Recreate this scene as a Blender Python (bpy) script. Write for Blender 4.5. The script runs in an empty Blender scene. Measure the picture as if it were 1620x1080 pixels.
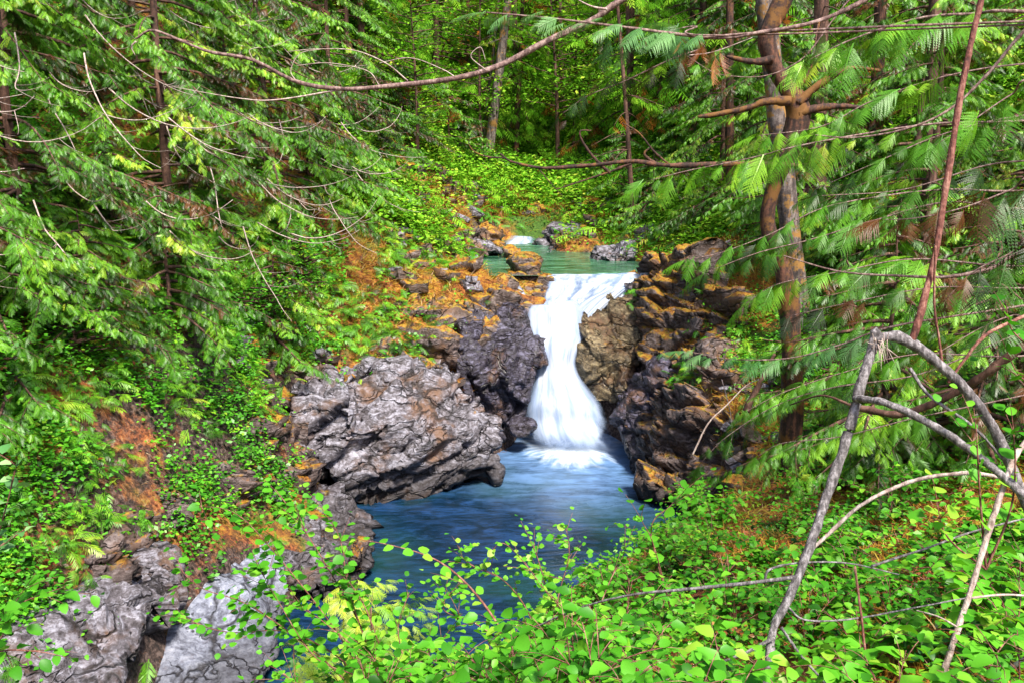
import bpy, bmesh, math, random
import numpy as np
from mathutils import Vector, Matrix, geometry

# ------------------------------------------------------------------ camera, sky, sun, exposure
SC = bpy.context.scene
COL = SC.collection
EYE = 7.0
PITCH = math.radians(12.0)
FPX = 1403.0
cam_d = bpy.data.cameras.new('camera')
cam = bpy.data.objects.new('camera', cam_d)
COL.objects.link(cam)
cam.location = (0, 0, EYE)
cam.rotation_euler = (math.radians(90) - PITCH, 0, 0)
cam_d.sensor_width = 36
cam_d.lens = 36 * FPX / 1620
cam_d.clip_start = 0.05
cam_d.clip_end = 600
SC.camera = cam

w = bpy.data.worlds.new('World')
SC.world = w
w.use_nodes = True
nt = w.node_tree
bg = nt.nodes['Background']
sky = nt.nodes.new('ShaderNodeTexSky')
sky.sky_type = 'NISHITA'
sky.sun_disc = False
SUN_EL, SUN_AZ = math.radians(56), math.radians(152)     # azimuth clockwise from +Y
sky.sun_elevation = SUN_EL
sky.sun_rotation = SUN_AZ
sky.dust_density = 2.0
sky.air_density = 1.0
bg.inputs['Strength'].default_value = 0.105
nt.links.new(sky.outputs[0], bg.inputs[0])
sd = bpy.data.lights.new('sun', 'SUN')
sun = bpy.data.objects.new('sun', sd)
COL.objects.link(sun)
sd.energy = 4.1
sd.angle = math.radians(9)
sd.color = (1.0, 0.94, 0.82)
sdir = Vector((math.sin(SUN_AZ) * math.cos(SUN_EL), math.cos(SUN_AZ) * math.cos(SUN_EL), math.sin(SUN_EL)))
sun.rotation_euler = sdir.to_track_quat('Z', 'Y').to_euler()
SC.view_settings.view_transform = 'Standard'
SC.view_settings.look = 'None'
SC.view_settings.exposure = 1.3
SC.view_settings.gamma = 1
SC.cycles.max_bounces = 7
SC.cycles.diffuse_bounces = 2
SC.cycles.transparent_max_bounces = 12
SC.cycles.transmission_bounces = 4
SC.cycles.use_denoising = True
SC.cycles.caustics_reflective = False
SC.cycles.caustics_refractive = False

# ------------------------------------------------------------------ helpers
CP, SP = math.cos(PITCH), math.sin(PITCH)
def ray(px, py):
    dx, dy = (px - 810) / FPX, (540 - py) / FPX
    return dx, CP + dy * SP, -SP + dy * CP
def P(px, py, Y):
    a, b, c = ray(px, py)
    t = Y / b
    return (a * t, Y, EYE + c * t)
def PZ(px, py, z):
    a, b, c = ray(px, py)
    t = (z - EYE) / c
    return (a * t, b * t, z)

def hsh(ix, iy, iz, seed=0):
    n = (ix.astype(np.int64) * 73856093) ^ (iy.astype(np.int64) * 19349663) ^ (iz.astype(np.int64) * 83492791) ^ (seed * 2654435761 & 0xffffffff)
    n = (n ^ (n >> 13)) * 1274126177 & 0xffffffff
    n = (n ^ (n >> 16)) * 2246822519 & 0xffffffff
    n = n ^ (n >> 15)
    return (n & 0xffffff).astype(np.float64) / 0xffffff
def vnoise(p, seed=0):
    i = np.floor(p).astype(np.int64); f = p - i
    f = f * f * f * (f * (f * 6 - 15) + 10)
    r = 0
    for a in (0, 1):
        for b in (0, 1):
            for c in (0, 1):
                wgt = (f[:, 0] if a else 1 - f[:, 0]) * (f[:, 1] if b else 1 - f[:, 1]) * (f[:, 2] if c else 1 - f[:, 2])
                r = r + wgt * hsh(i[:, 0] + a, i[:, 1] + b, i[:, 2] + c, seed)
    return r * 2 - 1
def fbm(p, octv=4, seed=0):
    r = 0; a = 1.0; s = 0
    for o in range(octv):
        r = r + a * vnoise(p * (2 ** o) + 17.3 * o, seed + o); s += a; a *= 0.5
    return r / s
def worley(p, seed=0):
    i = np.floor(p).astype(np.int64)
    f1 = np.full(len(p), 9.0); f2 = np.full(len(p), 9.0); cid = np.zeros(len(p)); tl = np.zeros(len(p))
    for a in (-1, 0, 1):
        for b in (-1, 0, 1):
            for c in (-1, 0, 1):
                x, y, z = i[:, 0] + a, i[:, 1] + b, i[:, 2] + c
                d = np.sqrt((x + hsh(x, y, z, seed + 1) - p[:, 0]) ** 2 + (y + hsh(x, y, z, seed + 2) - p[:, 1]) ** 2 + (z + hsh(x, y, z, seed + 3) - p[:, 2]) ** 2)
                m = d < f1
                ex = (p[:, 0] - x - .5) * (hsh(x, y, z, seed + 5) - .5) + (p[:, 1] - y - .5) * (hsh(x, y, z, seed + 6) - .5) + (p[:, 2] - z - .5) * (hsh(x, y, z, seed + 7) - .5)
                tl = np.where(m, ex, tl)
                f2 = np.where(m, f1, np.minimum(f2, d)); cid = np.where(m, hsh(x, y, z, seed + 4), cid); f1 = np.where(m, d, f1)
    return f1, f2, cid, tl
def sstep(a, b, x):
    t = np.clip((x - a) / (b - a), 0, 1)
    return t * t * (3 - 2 * t)

def mesh_from(name, V, Q, mat=None, attrs=None, smooth=False):
    """V (n,3), Q (m,4) quads -> mesh"""
    me = bpy.data.meshes.new(name)
    V = np.asarray(V, dtype=np.float32); Q = np.asarray(Q, dtype=np.int32)
    k = Q.shape[1]
    me.vertices.add(len(V)); me.vertices.foreach_set('co', V.ravel())
    me.loops.add(Q.size); me.loops.foreach_set('vertex_index', Q.ravel())
    me.polygons.add(len(Q))
    me.polygons.foreach_set('loop_start', np.arange(0, Q.size, k, dtype=np.int32))
    me.update(calc_edges=True)
    if attrs:
        for an, av in attrs.items():
            a = me.attributes.new(an, 'FLOAT', 'POINT')
            a.data.foreach_set('value', np.asarray(av, dtype=np.float32))
    if smooth:
        me.polygons.foreach_set('use_smooth', np.ones(len(Q), dtype=bool))
    if mat: me.materials.append(mat)
    me.update()
    return me
def link(name, me, parent=None, loc=None, rotz=0.0, scale=None):
    o = bpy.data.objects.new(name, me)
    COL.objects.link(o)
    if parent: o.parent = parent
    if loc is not None: o.location = loc
    if rotz: o.rotation_euler = (0, 0, rotz)
    if scale is not None: o.scale = (scale,) * 3 if not hasattr(scale, '__len__') else scale
    return o
def tag(o, label=None, cat=None, group=None, kind=None):
    if label: o['label'] = label
    if cat: o['category'] = cat
    if group: o['group'] = group
    if kind: o['kind'] = kind
    return o
class Acc:
    """collects quads"""
    def __init__(s): s.V = []; s.Q = []; s.R = []; s.n = 0
    def add(s, V, Q, r=0.5):
        V = np.asarray(V, float).reshape(-1, 3)
        s.V.append(V); s.Q.append(np.asarray(Q, int) + s.n); s.n += len(V)
        s.R.append(np.full(len(V), r) if np.isscalar(r) else np.asarray(r))
    def scatter(s, T, M, pos, rnd):
        """template T=(V,Q), M (N,3,3) columns are axes, pos (N,3), rnd (N)"""
        V, Q = T; N = len(pos)
        if N == 0: return
        W = np.einsum('nij,vj->nvi', M, V) + pos[:, None, :]
        QQ = Q[None] + (np.arange(N) * len(V))[:, None, None]
        s.add(W.reshape(-1, 3), QQ.reshape(-1, 4), np.repeat(rnd, len(V)))
    def mesh(s, name, mat, smooth=False):
        return mesh_from(name, np.vstack(s.V), np.vstack(s.Q), mat, {'rnd': np.concatenate(s.R)}, smooth)

def spline(pts, n):
    pts = np.asarray(pts, float)
    if len(pts) == 2: 
        t = np.linspace(0, 1, n)[:, None]; return pts[0] * (1 - t) + pts[1] * t
    Pp = np.vstack([2 * pts[0] - pts[1], pts, 2 * pts[-1] - pts[-2]])
    u = np.linspace(0, len(pts) - 1 - 1e-6, n); k = u.astype(int); t = (u - k)[:, None]
    a, b, c, d = Pp[k], Pp[k + 1], Pp[k + 2], Pp[k + 3]
    return 0.5 * (2 * b + (c - a) * t + (2 * a - 5 * b + 4 * c - d) * t ** 2 + (3 * b - a - 3 * c + d) * t ** 3)
def tube(acc, pts, r0, r1, sides=6, n=None, rough=0.0, seed=0, rnd=0.5, radii=None):
    pts = np.asarray(pts, float)
    n = n or max(4, len(pts) * 4)
    C = spline(pts, n)
    if radii is not None:
        R = np.interp(np.linspace(0, len(radii) - 1, n), np.arange(len(radii)), radii)
    else:
        R = np.linspace(r0, r1, n)
    T = np.gradient(C, axis=0); T /= np.linalg.norm(T, axis=1)[:, None] + 1e-9
    up = np.array([0.13, 0.31, 0.94]); 
    A = np.cross(T, up); bad = np.linalg.norm(A, axis=1) < 0.15
    A[bad] = np.cross(T[bad], [1, 0.2, 0]); A /= np.linalg.norm(A, axis=1)[:, None]
    B = np.cross(T, A)
    th = np.linspace(0, 2 * np.pi, sides, endpoint=False)
    rr = R[:, None] * np.ones(sides)
    V = C[:, None] + rr[..., None] * (np.cos(th)[None, :, None] * A[:, None] + np.sin(th)[None, :, None] * B[:, None])
    V = V.reshape(-1, 3)
    if rough:
        d = fbm(V / (R.mean() * 2.2 + 1e-6) * np.array([1, 1, 0.6]), 3, seed) * rough
        off = (V - np.repeat(C, sides, axis=0)); V = V + off * d[:, None]
    i = np.arange(n - 1)[:, None] * sides; j = np.arange(sides)[None]; j2 = (j + 1) % sides
    Q = np.stack([i + j, i + j2, i + sides + j2, i + sides + j], -1).reshape(-1, 4)
    Q = list(map(tuple, Q))
    # end caps (collapsed quads fan)
    nv = len(V); V = np.vstack([V, C[0] - T[0] * R[0] * .3, C[-1] + T[-1] * R[-1] * .8])
    last = (n - 1) * sides
    for q in range(0, sides, 2):
        a, b, c = q, (q + 1) % sides, (q + 2) % sides
        Q.append((nv, c, b, a)); Q.append((nv + 1, last + a, last + b, last + c))
    acc.add(V, Q, rnd)
    return C

# ------------------------------------------------------------------ node helpers
class NT:
    def __init__(s, name):
        s.m = bpy.data.materials.new(name); s.m.use_nodes = True
        s.t = s.m.node_tree; s.t.nodes.clear()
        s.out = s.t.nodes.new('ShaderNodeOutputMaterial')
    def n(s, typ, **kw):
        nd = s.t.nodes.new(typ)
        for k, v in kw.items():
            if k.startswith('i_'):
                nd.inputs[k[2:].replace('_', ' ')].default_value = v
            else: setattr(nd, k, v)
        return nd
    def l(s, a, b): s.t.links.new(a, b)
    def ramp(s, fac, stops, interp='LINEAR'):
        r = s.n('ShaderNodeValToRGB'); r.color_ramp.interpolation = interp
        e = r.color_ramp.elements
        while len(e) < len(stops): e.new(0.5)
        for k, (p, c) in enumerate(stops):
            e[k].position = p; e[k].color = tuple(c) + (1,) if len(c) == 3 else c
        s.l(fac, r.inputs[0]); return r.outputs[0]
    def mix(s, fac, a, b, blend='MIX'):
        m = s.n('ShaderNodeMix', data_type='RGBA', blend_type=blend)
        for v, k in ((fac, 0), (a, 6), (b, 7)):
            if isinstance(v, (int, float)): m.inputs[k].default_value = v
            elif isinstance(v, tuple): m.inputs[k].default_value = v + (1,)
            else: s.l(v, m.inputs[k])
        return m.outputs[2]
    def math(s, op, a, b=None, clamp=False):
        m = s.n('ShaderNodeMath', operation=op, use_clamp=clamp)
        for v, k in ((a, 0), (b, 1)):
            if v is None: continue
            if isinstance(v, (int, float)): m.inputs[k].default_value = v
            else: s.l(v, m.inputs[k])
        return m.outputs[0]
    def noise(s, vec, scale, detail=4, rough=0.55, dist=0.0):
        nd = s.n('ShaderNodeTexNoise'); s.l(vec, nd.inputs['Vector'])
        nd.inputs['Scale'].default_value = scale; nd.inputs['Detail'].default_value = detail
        nd.inputs['Roughness'].default_value = rough; nd.inputs['Distortion'].default_value = dist
        return nd.outputs[0]
    def mapping(s, vec, rot=(0, 0, 0), scale=(1, 1, 1)):
        mp = s.n('ShaderNodeMapping'); s.l(vec, mp.inputs[0])
        mp.inputs['Rotation'].default_value = rot; mp.inputs['Scale'].default_value = scale
        return mp.outputs[0]
    def smooth(s, v, a, b):
        mr = s.n('ShaderNodeMapRange', interpolation_type='SMOOTHSTEP'); s.l(v, mr.inputs[0])
        mr.inputs[1].default_value = a; mr.inputs[2].default_value = b
        return mr.outputs[0]

def leaf_mat(name, stops, transl=0.35, gloss=0.04, rough=0.45):
    t = NT(name)
    at = t.n('ShaderNodeAttribute', attribute_name='rnd')
    geo = t.n('ShaderNodeNewGeometry')
    nz = t.noise(geo.outputs['Position'], 0.9, 2)
    f = t.math('ADD', at.outputs['Fac'], t.math('MULTIPLY', t.math('SUBTRACT', nz, 0.5), 0.7), clamp=True)
    col = t.ramp(f, stops)
    d = t.n('ShaderNodeBsdfDiffuse'); t.l(col, d.inputs[0])
    tr = t.n('ShaderNodeBsdfTranslucent'); t.l(t.mix(0.5, col, (1.0, 1.0, 0.25), 'MULTIPLY'), tr.inputs[0])
    m = t.n('ShaderNodeMixShader'); m.inputs[0].default_value = transl
    t.l(d.outputs[0], m.inputs[1]); t.l(tr.outputs[0], m.inputs[2])
    g = t.n('ShaderNodeBsdfGlossy'); g.inputs['Roughness'].default_value = rough
    m2 = t.n('ShaderNodeMixShader'); m2.inputs[0].default_value = gloss
    t.l(m.outputs[0], m2.inputs[1]); t.l(g.outputs[0], m2.inputs[2]); t.l(m2.outputs[0], t.out.inputs[0])
    return t.m

def bark_mat(name, stops, scale=14, moss=None, mossamt=0.5, stretch=(1, 1, 0.15)):
    t = NT(name)
    tc = t.n('ShaderNodeTexCoord')
    v = t.mapping(tc.outputs['Object'], scale=stretch)
    nz = t.noise(v, scale, 5, 0.7)
    nf = t.noise(tc.outputs['Object'], scale * 1.3, 4, 0.7)
    f = t.math('ADD', t.math('MULTIPLY', nz, 0.65), t.math('MULTIPLY', nf, 0.35))
    col = t.ramp(t.smooth(f, 0.33, 0.67), stops)
    if moss:
        mm = t.noise(tc.outputs['Object'], 3.0, 4, 0.7)
        col = t.mix(t.smooth(mm, 0.62 - mossamt * 0.3, 0.72 - mossamt * 0.3), col, moss)
    b = t.n('ShaderNodeBsdfPrincipled'); b.inputs['Roughness'].default_value = 0.85
    t.l(col, b.inputs['Base Color'])
    bp = t.n('ShaderNodeBump'); bp.inputs['Strength'].default_value = 0.8; bp.inputs['Distance'].default_value = 0.02
    t.l(f, bp.inputs['Height']); t.l(bp.outputs[0], b.inputs['Normal'])
    t.l(b.outputs[0], t.out.inputs[0])
    return t.m

def rock_mat(name, light, mid, dark, moss=0.5, brown=0.3, rot=(0.5, 0.5, 0.4), gloss=0.5, crack=3.0):
    t = NT(name)
    geo = t.n('ShaderNodeNewGeometry'); pos = geo.outputs['Position']
    warp = t.n('ShaderNodeTexNoise'); t.l(pos, warp.inputs['Vector']); warp.inputs['Scale'].default_value = 1.3; warp.inputs['Detail'].default_value = 4
    vm = t.n('ShaderNodeVectorMath', operation='MULTIPLY_ADD'); t.l(warp.outputs['Color'], vm.inputs[0]); vm.inputs[1].default_value = (0.7,) * 3; t.l(pos, vm.inputs[2])
    v = t.mapping(vm.outputs[0], rot=rot, scale=(0.9, 0.55, 3.2))
    vor = t.n('ShaderNodeTexVoronoi', feature='DISTANCE_TO_EDGE'); t.l(v, vor.inputs['Vector']); vor.inputs['Scale'].default_value = crack
    vor2 = t.n('ShaderNodeTexVoronoi', feature='DISTANCE_TO_EDGE'); t.l(t.mapping(vm.outputs[0], rot=(0.2, 1.1, 0.9), scale=(.8, .5, 2.4)), vor2.inputs['Vector']); vor2.inputs['Scale'].default_value = crack * 0.55
    cmod = t.noise(pos, 1.5, 4, 0.7)
    w1 = t.math('MULTIPLY', t.smooth(cmod, 0.45, 0.70), 0.07)
    c1 = t.n('ShaderNodeMapRange'); t.l(vor.outputs[0], c1.inputs[0]); t.l(t.math('ADD', w1, 0.002), c1.inputs[2])
    w2 = t.math('MULTIPLY', t.smooth(t.noise(pos, 0.9, 4, 0.7), 0.38, 0.62), 0.055)
    c2 = t.n('ShaderNodeMapRange'); t.l(vor2.outputs[0], c2.inputs[0]); t.l(t.math('ADD', w2, 0.003), c2.inputs[2])
    cr = t.math('MULTIPLY', c1.outputs[0], c2.outputs[0])       # 0 in fissures
    strat = t.noise(t.mapping(vm.outputs[0], rot=rot, scale=(0.5, 0.5, 6.0)), 2.6, 8, 0.75)
    fine = t.noise(pos, 11, 9, 0.78)
    f = t.math('ADD', t.math('MULTIPLY', strat, 0.5), t.math('MULTIPLY', fine, 0.5))
    col = t.ramp(t.smooth(f, 0.36, 0.66), [(0, dark), (0.45, mid), (1, light)])
    br = t.noise(pos, 0.9, 5, 0.65)
    col = t.mix(t.math('MULTIPLY', t.smooth(br, 0.62 - 0.25 * brown, 0.78 - 0.25 * brown), 0.8), col, (0.16, 0.08, 0.04))
    col = t.mix(t.math('MULTIPLY', t.math('SUBTRACT', 1.0, cr), 0.85), col, (0.012, 0.009, 0.008))
    # dark band above the pool: wet stone, with underside shade painted into the colour
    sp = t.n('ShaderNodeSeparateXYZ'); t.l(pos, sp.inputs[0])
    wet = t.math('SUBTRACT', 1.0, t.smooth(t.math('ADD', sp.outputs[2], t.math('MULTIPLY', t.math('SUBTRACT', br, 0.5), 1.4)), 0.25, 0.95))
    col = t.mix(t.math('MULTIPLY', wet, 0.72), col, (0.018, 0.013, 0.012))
    # moss where the rock lies flat
    sx = t.n('ShaderNodeSeparateXYZ'); t.l(geo.outputs['Normal'], sx.inputs[0])
    mn = t.math('ADD', t.math('MULTIPLY', t.noise(pos, 2.2, 5, 0.7), 0.6), t.math('MULTIPLY', t.noise(pos, 9, 6, 0.75), 0.4))
    ma = t.smooth(t.math('ADD', sx.outputs[2], t.math('MULTIPLY', t.math('SUBTRACT', mn, 0.5), 2.4)), 1.25 - moss, 1.60 - moss)
    mcol = t.ramp(t.noise(pos, 7, 7, 0.8), [(0.30, (0.02, 0.010, 0.005)), (0.41, (0.13, 0.045, 0.010)), (0.49, (0.32, 0.13, 0.014)), (0.56, (0.36, 0.24, 0.022)), (0.63, (0.11, 0.15, 0.02)), (0.72, (0.03, 0.06, 0.01))])
    col = t.mix(ma, col, mcol)
    b = t.n('ShaderNodeBsdfPrincipled'); t.l(col, b.inputs['Base Color'])
    b.inputs['Roughness'].default_value = gloss; b.inputs['Specular IOR Level'].default_value = 0.4
    h = t.math('ADD', t.math('MULTIPLY', f, 0.75), t.math('MULTIPLY', cr, 0.5))
    bp = t.n('ShaderNodeBump'); bp.inputs['Strength'].default_value = 1.0; bp.inputs['Distance'].default_value = 0.09
    t.l(h, bp.inputs['Height']); t.l(bp.outputs[0], b.inputs['Normal'])
    t.l(b.outputs[0], t.out.inputs[0])
    return t.m

# ------------------------------------------------------------------ terrain
CTRL = np.array([
 # left bank
 (-5,2,1.5),(-8,2,4),(-14,2,9),(-4.6,6,.8),(-6,6,2.4),(-8.5,6,5),(-14,6,11),
 (-4.7,8,1.0),(-5.6,8,1.9),(-7,8,3.8),(-10,8,8),(-16,8,14),(-4.8,11,1.0),(-5.9,11,3.1),(-8,11,5.8),(-12,11,10.5),
 (-4.4,13.5,1.2),(-5.6,13.5,3.4),(-4.2,15,1.4),(-5.4,15,3.9),(-8,15,7.2),(-13,15,12.5),(-4.4,18,1.9),(-3,19,2.0),(-4.5,19.5,3.3),(-6,18,4.6),(-9,18,8),(-14,18,13),
 (-.4,21.4,2.8),(-.9,22.6,4.1),(-.1,22.5,3.95),(.3,22.9,4.05),(-2.6,21.5,3.5),(-5,21.5,5.2),(-8,21.5,8.4),(-13,21.5,13.5),(-1.9,25,4.3),(-4,25,5.8),(-7,25,8.8),(-12,25,14.5),
 (-2.3,30,4.8),(-3.6,30,6.6),(-6,30,9.8),(-12,30,17),(-2.6,36,5.8),(-5,36,9),(-10,36,15.5),(-3,45,8),(-8,45,14.5),(0,45,6.8),(-16,45,24),
 # fall bed
 (1.2,21.6,0.6),(1.4,22.0,2.3),(2.4,22.3,3.2),(1.6,22.8,3.6),(2.8,23,3.6),(3.4,23.2,3.7),(.9,23,3.6),
 # right bank
 (0,-4,5.8),(6,-4,6.4),(-3,-3,4.5),(0,0,5.4),(3,0,5.5),(8,0,6),(16,0,8),(-1.4,1,4.6),(0,4,4.15),(2.2,4,4.4),(5,4,4.9),(-1.0,4,3.7),(-.9,6,2.6),(.5,6,3.3),(3,6,3.8),(7,6,4.8),
 (-.7,8,1.4),(.6,8,2.5),(3,8,3.2),(6,8,3.9),(.8,9.4,2.1),(1.6,11,1.8),(2.6,12,1.8),(4.5,12,2.8),(7,12,3.8),(12,12,5.2),(3.2,13.5,1.5),(4,16,1.6),(5.5,16,3.0),(8,16,4.2),(14,16,6.5),(20,16,10),
 (3.6,20,2.2),(4.8,20,4.2),(8,20,5.0),(14,20,7.5),(4.2,22.5,4.0),(6,22.5,4.8),(4.6,25,4.3),(7,25,5.4),(14,25,8.5),(22,25,13),(4,30,4.6),(6,30,5.8),(12,30,9.5),
 (1,36,5.0),(5,36,6.4),(12,36,11.5),(6,45,9),(14,45,15),(25,45,22),
 (-10,60,18),(0,60,12),(10,60,16),(25,60,25),(-20,80,32),(0,80,22),(20,80,29),(0,110,36),(-40,110,45),(40,110,42),(-40,20,32),(40,20,20),(-40,60,40),(45,60,34),(-30,-8,14),(30,-10,10),
], float)
def _phi(d): return d
def _fit():
    n = len(CTRL); X = CTRL[:, :2]
    D = np.linalg.norm(X[:, None] - X[None], axis=2)
    A = np.zeros((n + 3, n + 3)); A[:n, :n] = _phi(D) + np.eye(n) * -0.02
    A[:n, n] = 1; A[:n, n + 1:] = X; A[n, :n] = 1; A[n + 1:, :n] = X.T
    return np.linalg.solve(A, np.concatenate([CTRL[:, 2], np.zeros(3)]))
_W = _fit()
def base_h(x, y):
    x = np.asarray(x, float).ravel(); y = np.asarray(y, float).ravel()
    D = np.hypot(x[:, None] - CTRL[None, :, 0], y[:, None] - CTRL[None, :, 1])
    return _phi(D) @ _W[:-3] + _W[-3] + _W[-2] * x + _W[-1] * y
def xy(px, py, z): a = PZ(px, py, z); return (a[0], a[1])
LOWER = [xy(590, 900, 0), xy(560, 850, 0), xy(500, 800, 0), xy(520, 775, 0), xy(600, 770, 0), xy(700, 760, 0), (-.5, 19.5), (.2, 20.6), (.35, 21.5), (2.3, 21.5), (2.7, 20.6), (2.9, 19),
         (3.2, 17.5), (3.6, 16), (3.1, 14), (2.2, 12.6), (1.2, 11.6), (.3, 10.4), (-1.2, 9.3), (-1.9, 8), (-2.3, 5), (-2.6, -6), (-4.4, -6), (-4.3, 5), (-4.2, 8.5), (-3.9, 10.6), (-3.5, 12)]
UZ = 3.85
UPPER = [xy(752, 431, UZ), xy(770, 415, UZ), xy(742, 402, UZ), xy(765, 392, UZ), xy(772, 383, UZ), (0, 33), (1.6, 33.6), xy(870, 398, UZ), xy(940, 402, UZ), xy(990, 412, UZ), xy(1032, 425, UZ), xy(1032, 437, UZ), xy(960, 440, UZ), xy(865, 441, UZ), xy(800, 440, UZ)]
def poly_sd(x, y, poly):
    """signed distance, negative inside"""
    p = np.array(poly); q = np.roll(p, -1, axis=0)
    d = np.full(len(x), 1e9); ins = np.zeros(len(x), bool)
    for (ax, ay), (bx, by) in zip(p, q):
        ex, ey = bx - ax, by - ay
        t = np.clip(((x - ax) * ex + (y - ay) * ey) / (ex * ex + ey * ey + 1e-12), 0, 1)
        d = np.minimum(d, np.hypot(x - ax - t * ex, y - ay - t * ey))
        c = ((ay > y) != (by > y)) & (x < (bx - ax) * (y - ay) / (by - ay + 1e-12) + ax)
        ins ^= c
    return np.where(ins, -d, d)
def height(x, y):
    x = np.asarray(x, float).ravel(); y = np.asarray(y, float).ravel()
    h = base_h(x, y)
    p = np.stack([x, y, np.zeros_like(x)], 1)
    far = np.clip(y / 30, 0, 3)
    h = h + fbm(p * 0.55, 4, 5) * (0.22 + 0.35 * far) + fbm(p * 2.3, 3, 9) * 0.07
    dl = poly_sd(x, y, LOWER); du = poly_sd(x, y, UPPER)
    k = sstep(-0.15, 0.9, dl); h = -0.7 * (1 - k) + h * k
    k = sstep(-0.25, 0.5, du); h = np.where(du < 0.5, (UZ - 0.5) * (1 - k) + h * k, h)
    return h
def hz(x, y): return float(height([x], [y])[0])
# grid with finer spacing near the gorge
def axis(lo, hi, c0, c1, fine, coarse):
    a = [c0]
    while a[-1] < c1: a.append(a[-1] + fine)
    s = fine; r = [a[-1]]
    while r[-1] < hi: s = min(s * 1.09, coarse); r.append(r[-1] + s)
    s = fine; l = [c0]
    while l[-1] > lo: s = min(s * 1.09, coarse); l.append(l[-1] - s)
    return np.array(l[:0:-1] + a + r[1:])
gx = axis(-95, 95, -8, 9, 0.10, 3.0); gy = axis(-25, 135, 2, 27, 0.10, 3.0)
GX, GY = np.meshgrid(gx, gy)
GH = np.concatenate([height(a, b) for a, b in zip(np.array_split(GX.ravel(), 20), np.array_split(GY.ravel(), 20))])
nx, ny = len(gx), len(gy)
ii = (np.arange(ny - 1)[:, None] * nx + np.arange(nx - 1)[None])
TQ = np.stack([ii, ii + 1, ii + nx + 1, ii + nx], -1).reshape(-1, 4)
TV = np.stack([GX.ravel(), GY.ravel(), GH], 1)
HG = GH.reshape(ny, nx)
def fast_h(x, y):
    x = np.asarray(x, float); y = np.asarray(y, float)
    i = np.clip(np.searchsorted(gx, x) - 1, 0, nx - 2); j = np.clip(np.searchsorted(gy, y) - 1, 0, ny - 2)
    fx = (x - gx[i]) / (gx[i + 1] - gx[i]); fy = (y - gy[j]) / (gy[j + 1] - gy[j])
    return (HG[j, i] * (1 - fx) + HG[j, i + 1] * fx) * (1 - fy) + (HG[j + 1, i] * (1 - fx) + HG[j + 1, i + 1] * fx) * fy
def fast_n(x, y, e=0.15):
    dx = (fast_h(x + e, y) - fast_h(x - e, y)) / (2 * e); dy = (fast_h(x, y + e) - fast_h(x, y - e)) / (2 * e)
    n = np.stack([-dx, -dy, np.ones_like(dx)], -1)
    return n / np.linalg.norm(n, axis=-1, keepdims=True)

def ground_mat():
    t = NT('forest_floor')
    geo = t.n('ShaderNodeNewGeometry'); pos = geo.outputs['Position']
    fine = t.noise(pos, 14, 6, 0.75); med = t.noise(pos, 3.2, 5, 0.7); big = t.noise(pos, 0.45, 4, 0.6)
    litter = t.ramp(t.smooth(t.math('ADD', t.math('MULTIPLY', fine, 0.6), t.math('MULTIPLY', med, 0.4)), 0.33, 0.67),
                    [(0, (0.015, 0.006, 0.003)), (0.32, (0.10, 0.028, 0.010)), (0.58, (0.32, 0.085, 0.022)), (0.82, (0.46, 0.17, 0.045)), (1, (0.45, 0.32, 0.18))])
    moss = t.ramp(t.smooth(t.math('ADD', t.math('MULTIPLY', fine, 0.5), t.math('MULTIPLY', med, 0.5)), 0.33, 0.67),
                  [(0, (0.05, 0.02, 0.005)), (0.3, (0.17, 0.05, 0.010)), (0.55, (0.36, 0.13, 0.015)), (0.78, (0.42, 0.25, 0.02)), (1, (0.16, 0.26, 0.025))])
    green = t.ramp(fine, [(0.3, (0.02, 0.05, 0.005)), (0.7, (0.10, 0.22, 0.02))])
    sep = t.n('ShaderNodeSeparateXYZ'); t.l(pos, sep.inputs[0])
    # gold moss on the shelves beside the fall; needle litter on the near bank
    mm = t.math('ADD', t.noise(pos, 1.1, 4, 0.65), t.math('MULTIPLY', t.smooth(sep.outputs[1], 12.0, 20.0), 0.10))
    col = t.mix(t.smooth(mm, 0.47, 0.60), litter, moss)
    gf = t.math('ADD', big, t.math('MULTIPLY', t.smooth(sep.outputs[1], 26.0, 44.0), 0.35))
    col = t.mix(t.smooth(gf, 0.52, 0.66), col, green)
    # bare stone on the steep faces
    nr = t.n('ShaderNodeSeparateXYZ'); t.l(geo.outputs['Normal'], nr.inputs[0])
    st = t.math('ADD', nr.outputs[2], t.math('MULTIPLY', t.math('SUBTRACT', med, 0.5), 0.6))
    stone = t.ramp(t.smooth(fine, 0.35, 0.65), [(0, (0.012, 0.007, 0.006)), (0.5, (0.07, 0.04, 0.032)), (1, (0.20, 0.14, 0.12))])
    col = t.mix(t.smooth(st, 0.66, 0.46), col, stone)
    b = t.n('ShaderNodeBsdfPrincipled'); b.inputs['Roughness'].default_value = 0.9; t.l(col, b.inputs['Base Color'])
    bp = t.n('ShaderNodeBump'); bp.inputs['Strength'].default_value = 1.0; bp.inputs['Distance'].default_value = 0.08
    t.l(t.math('ADD', fine, med), bp.inputs['Height']); t.l(bp.outputs[0], b.inputs['Normal'])
    t.l(b.outputs[0], t.out.inputs[0]); return t.m
ground = link('ground', mesh_from('ground', TV, TQ, ground_mat(), smooth=True)); tag(ground, kind='structure')

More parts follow.
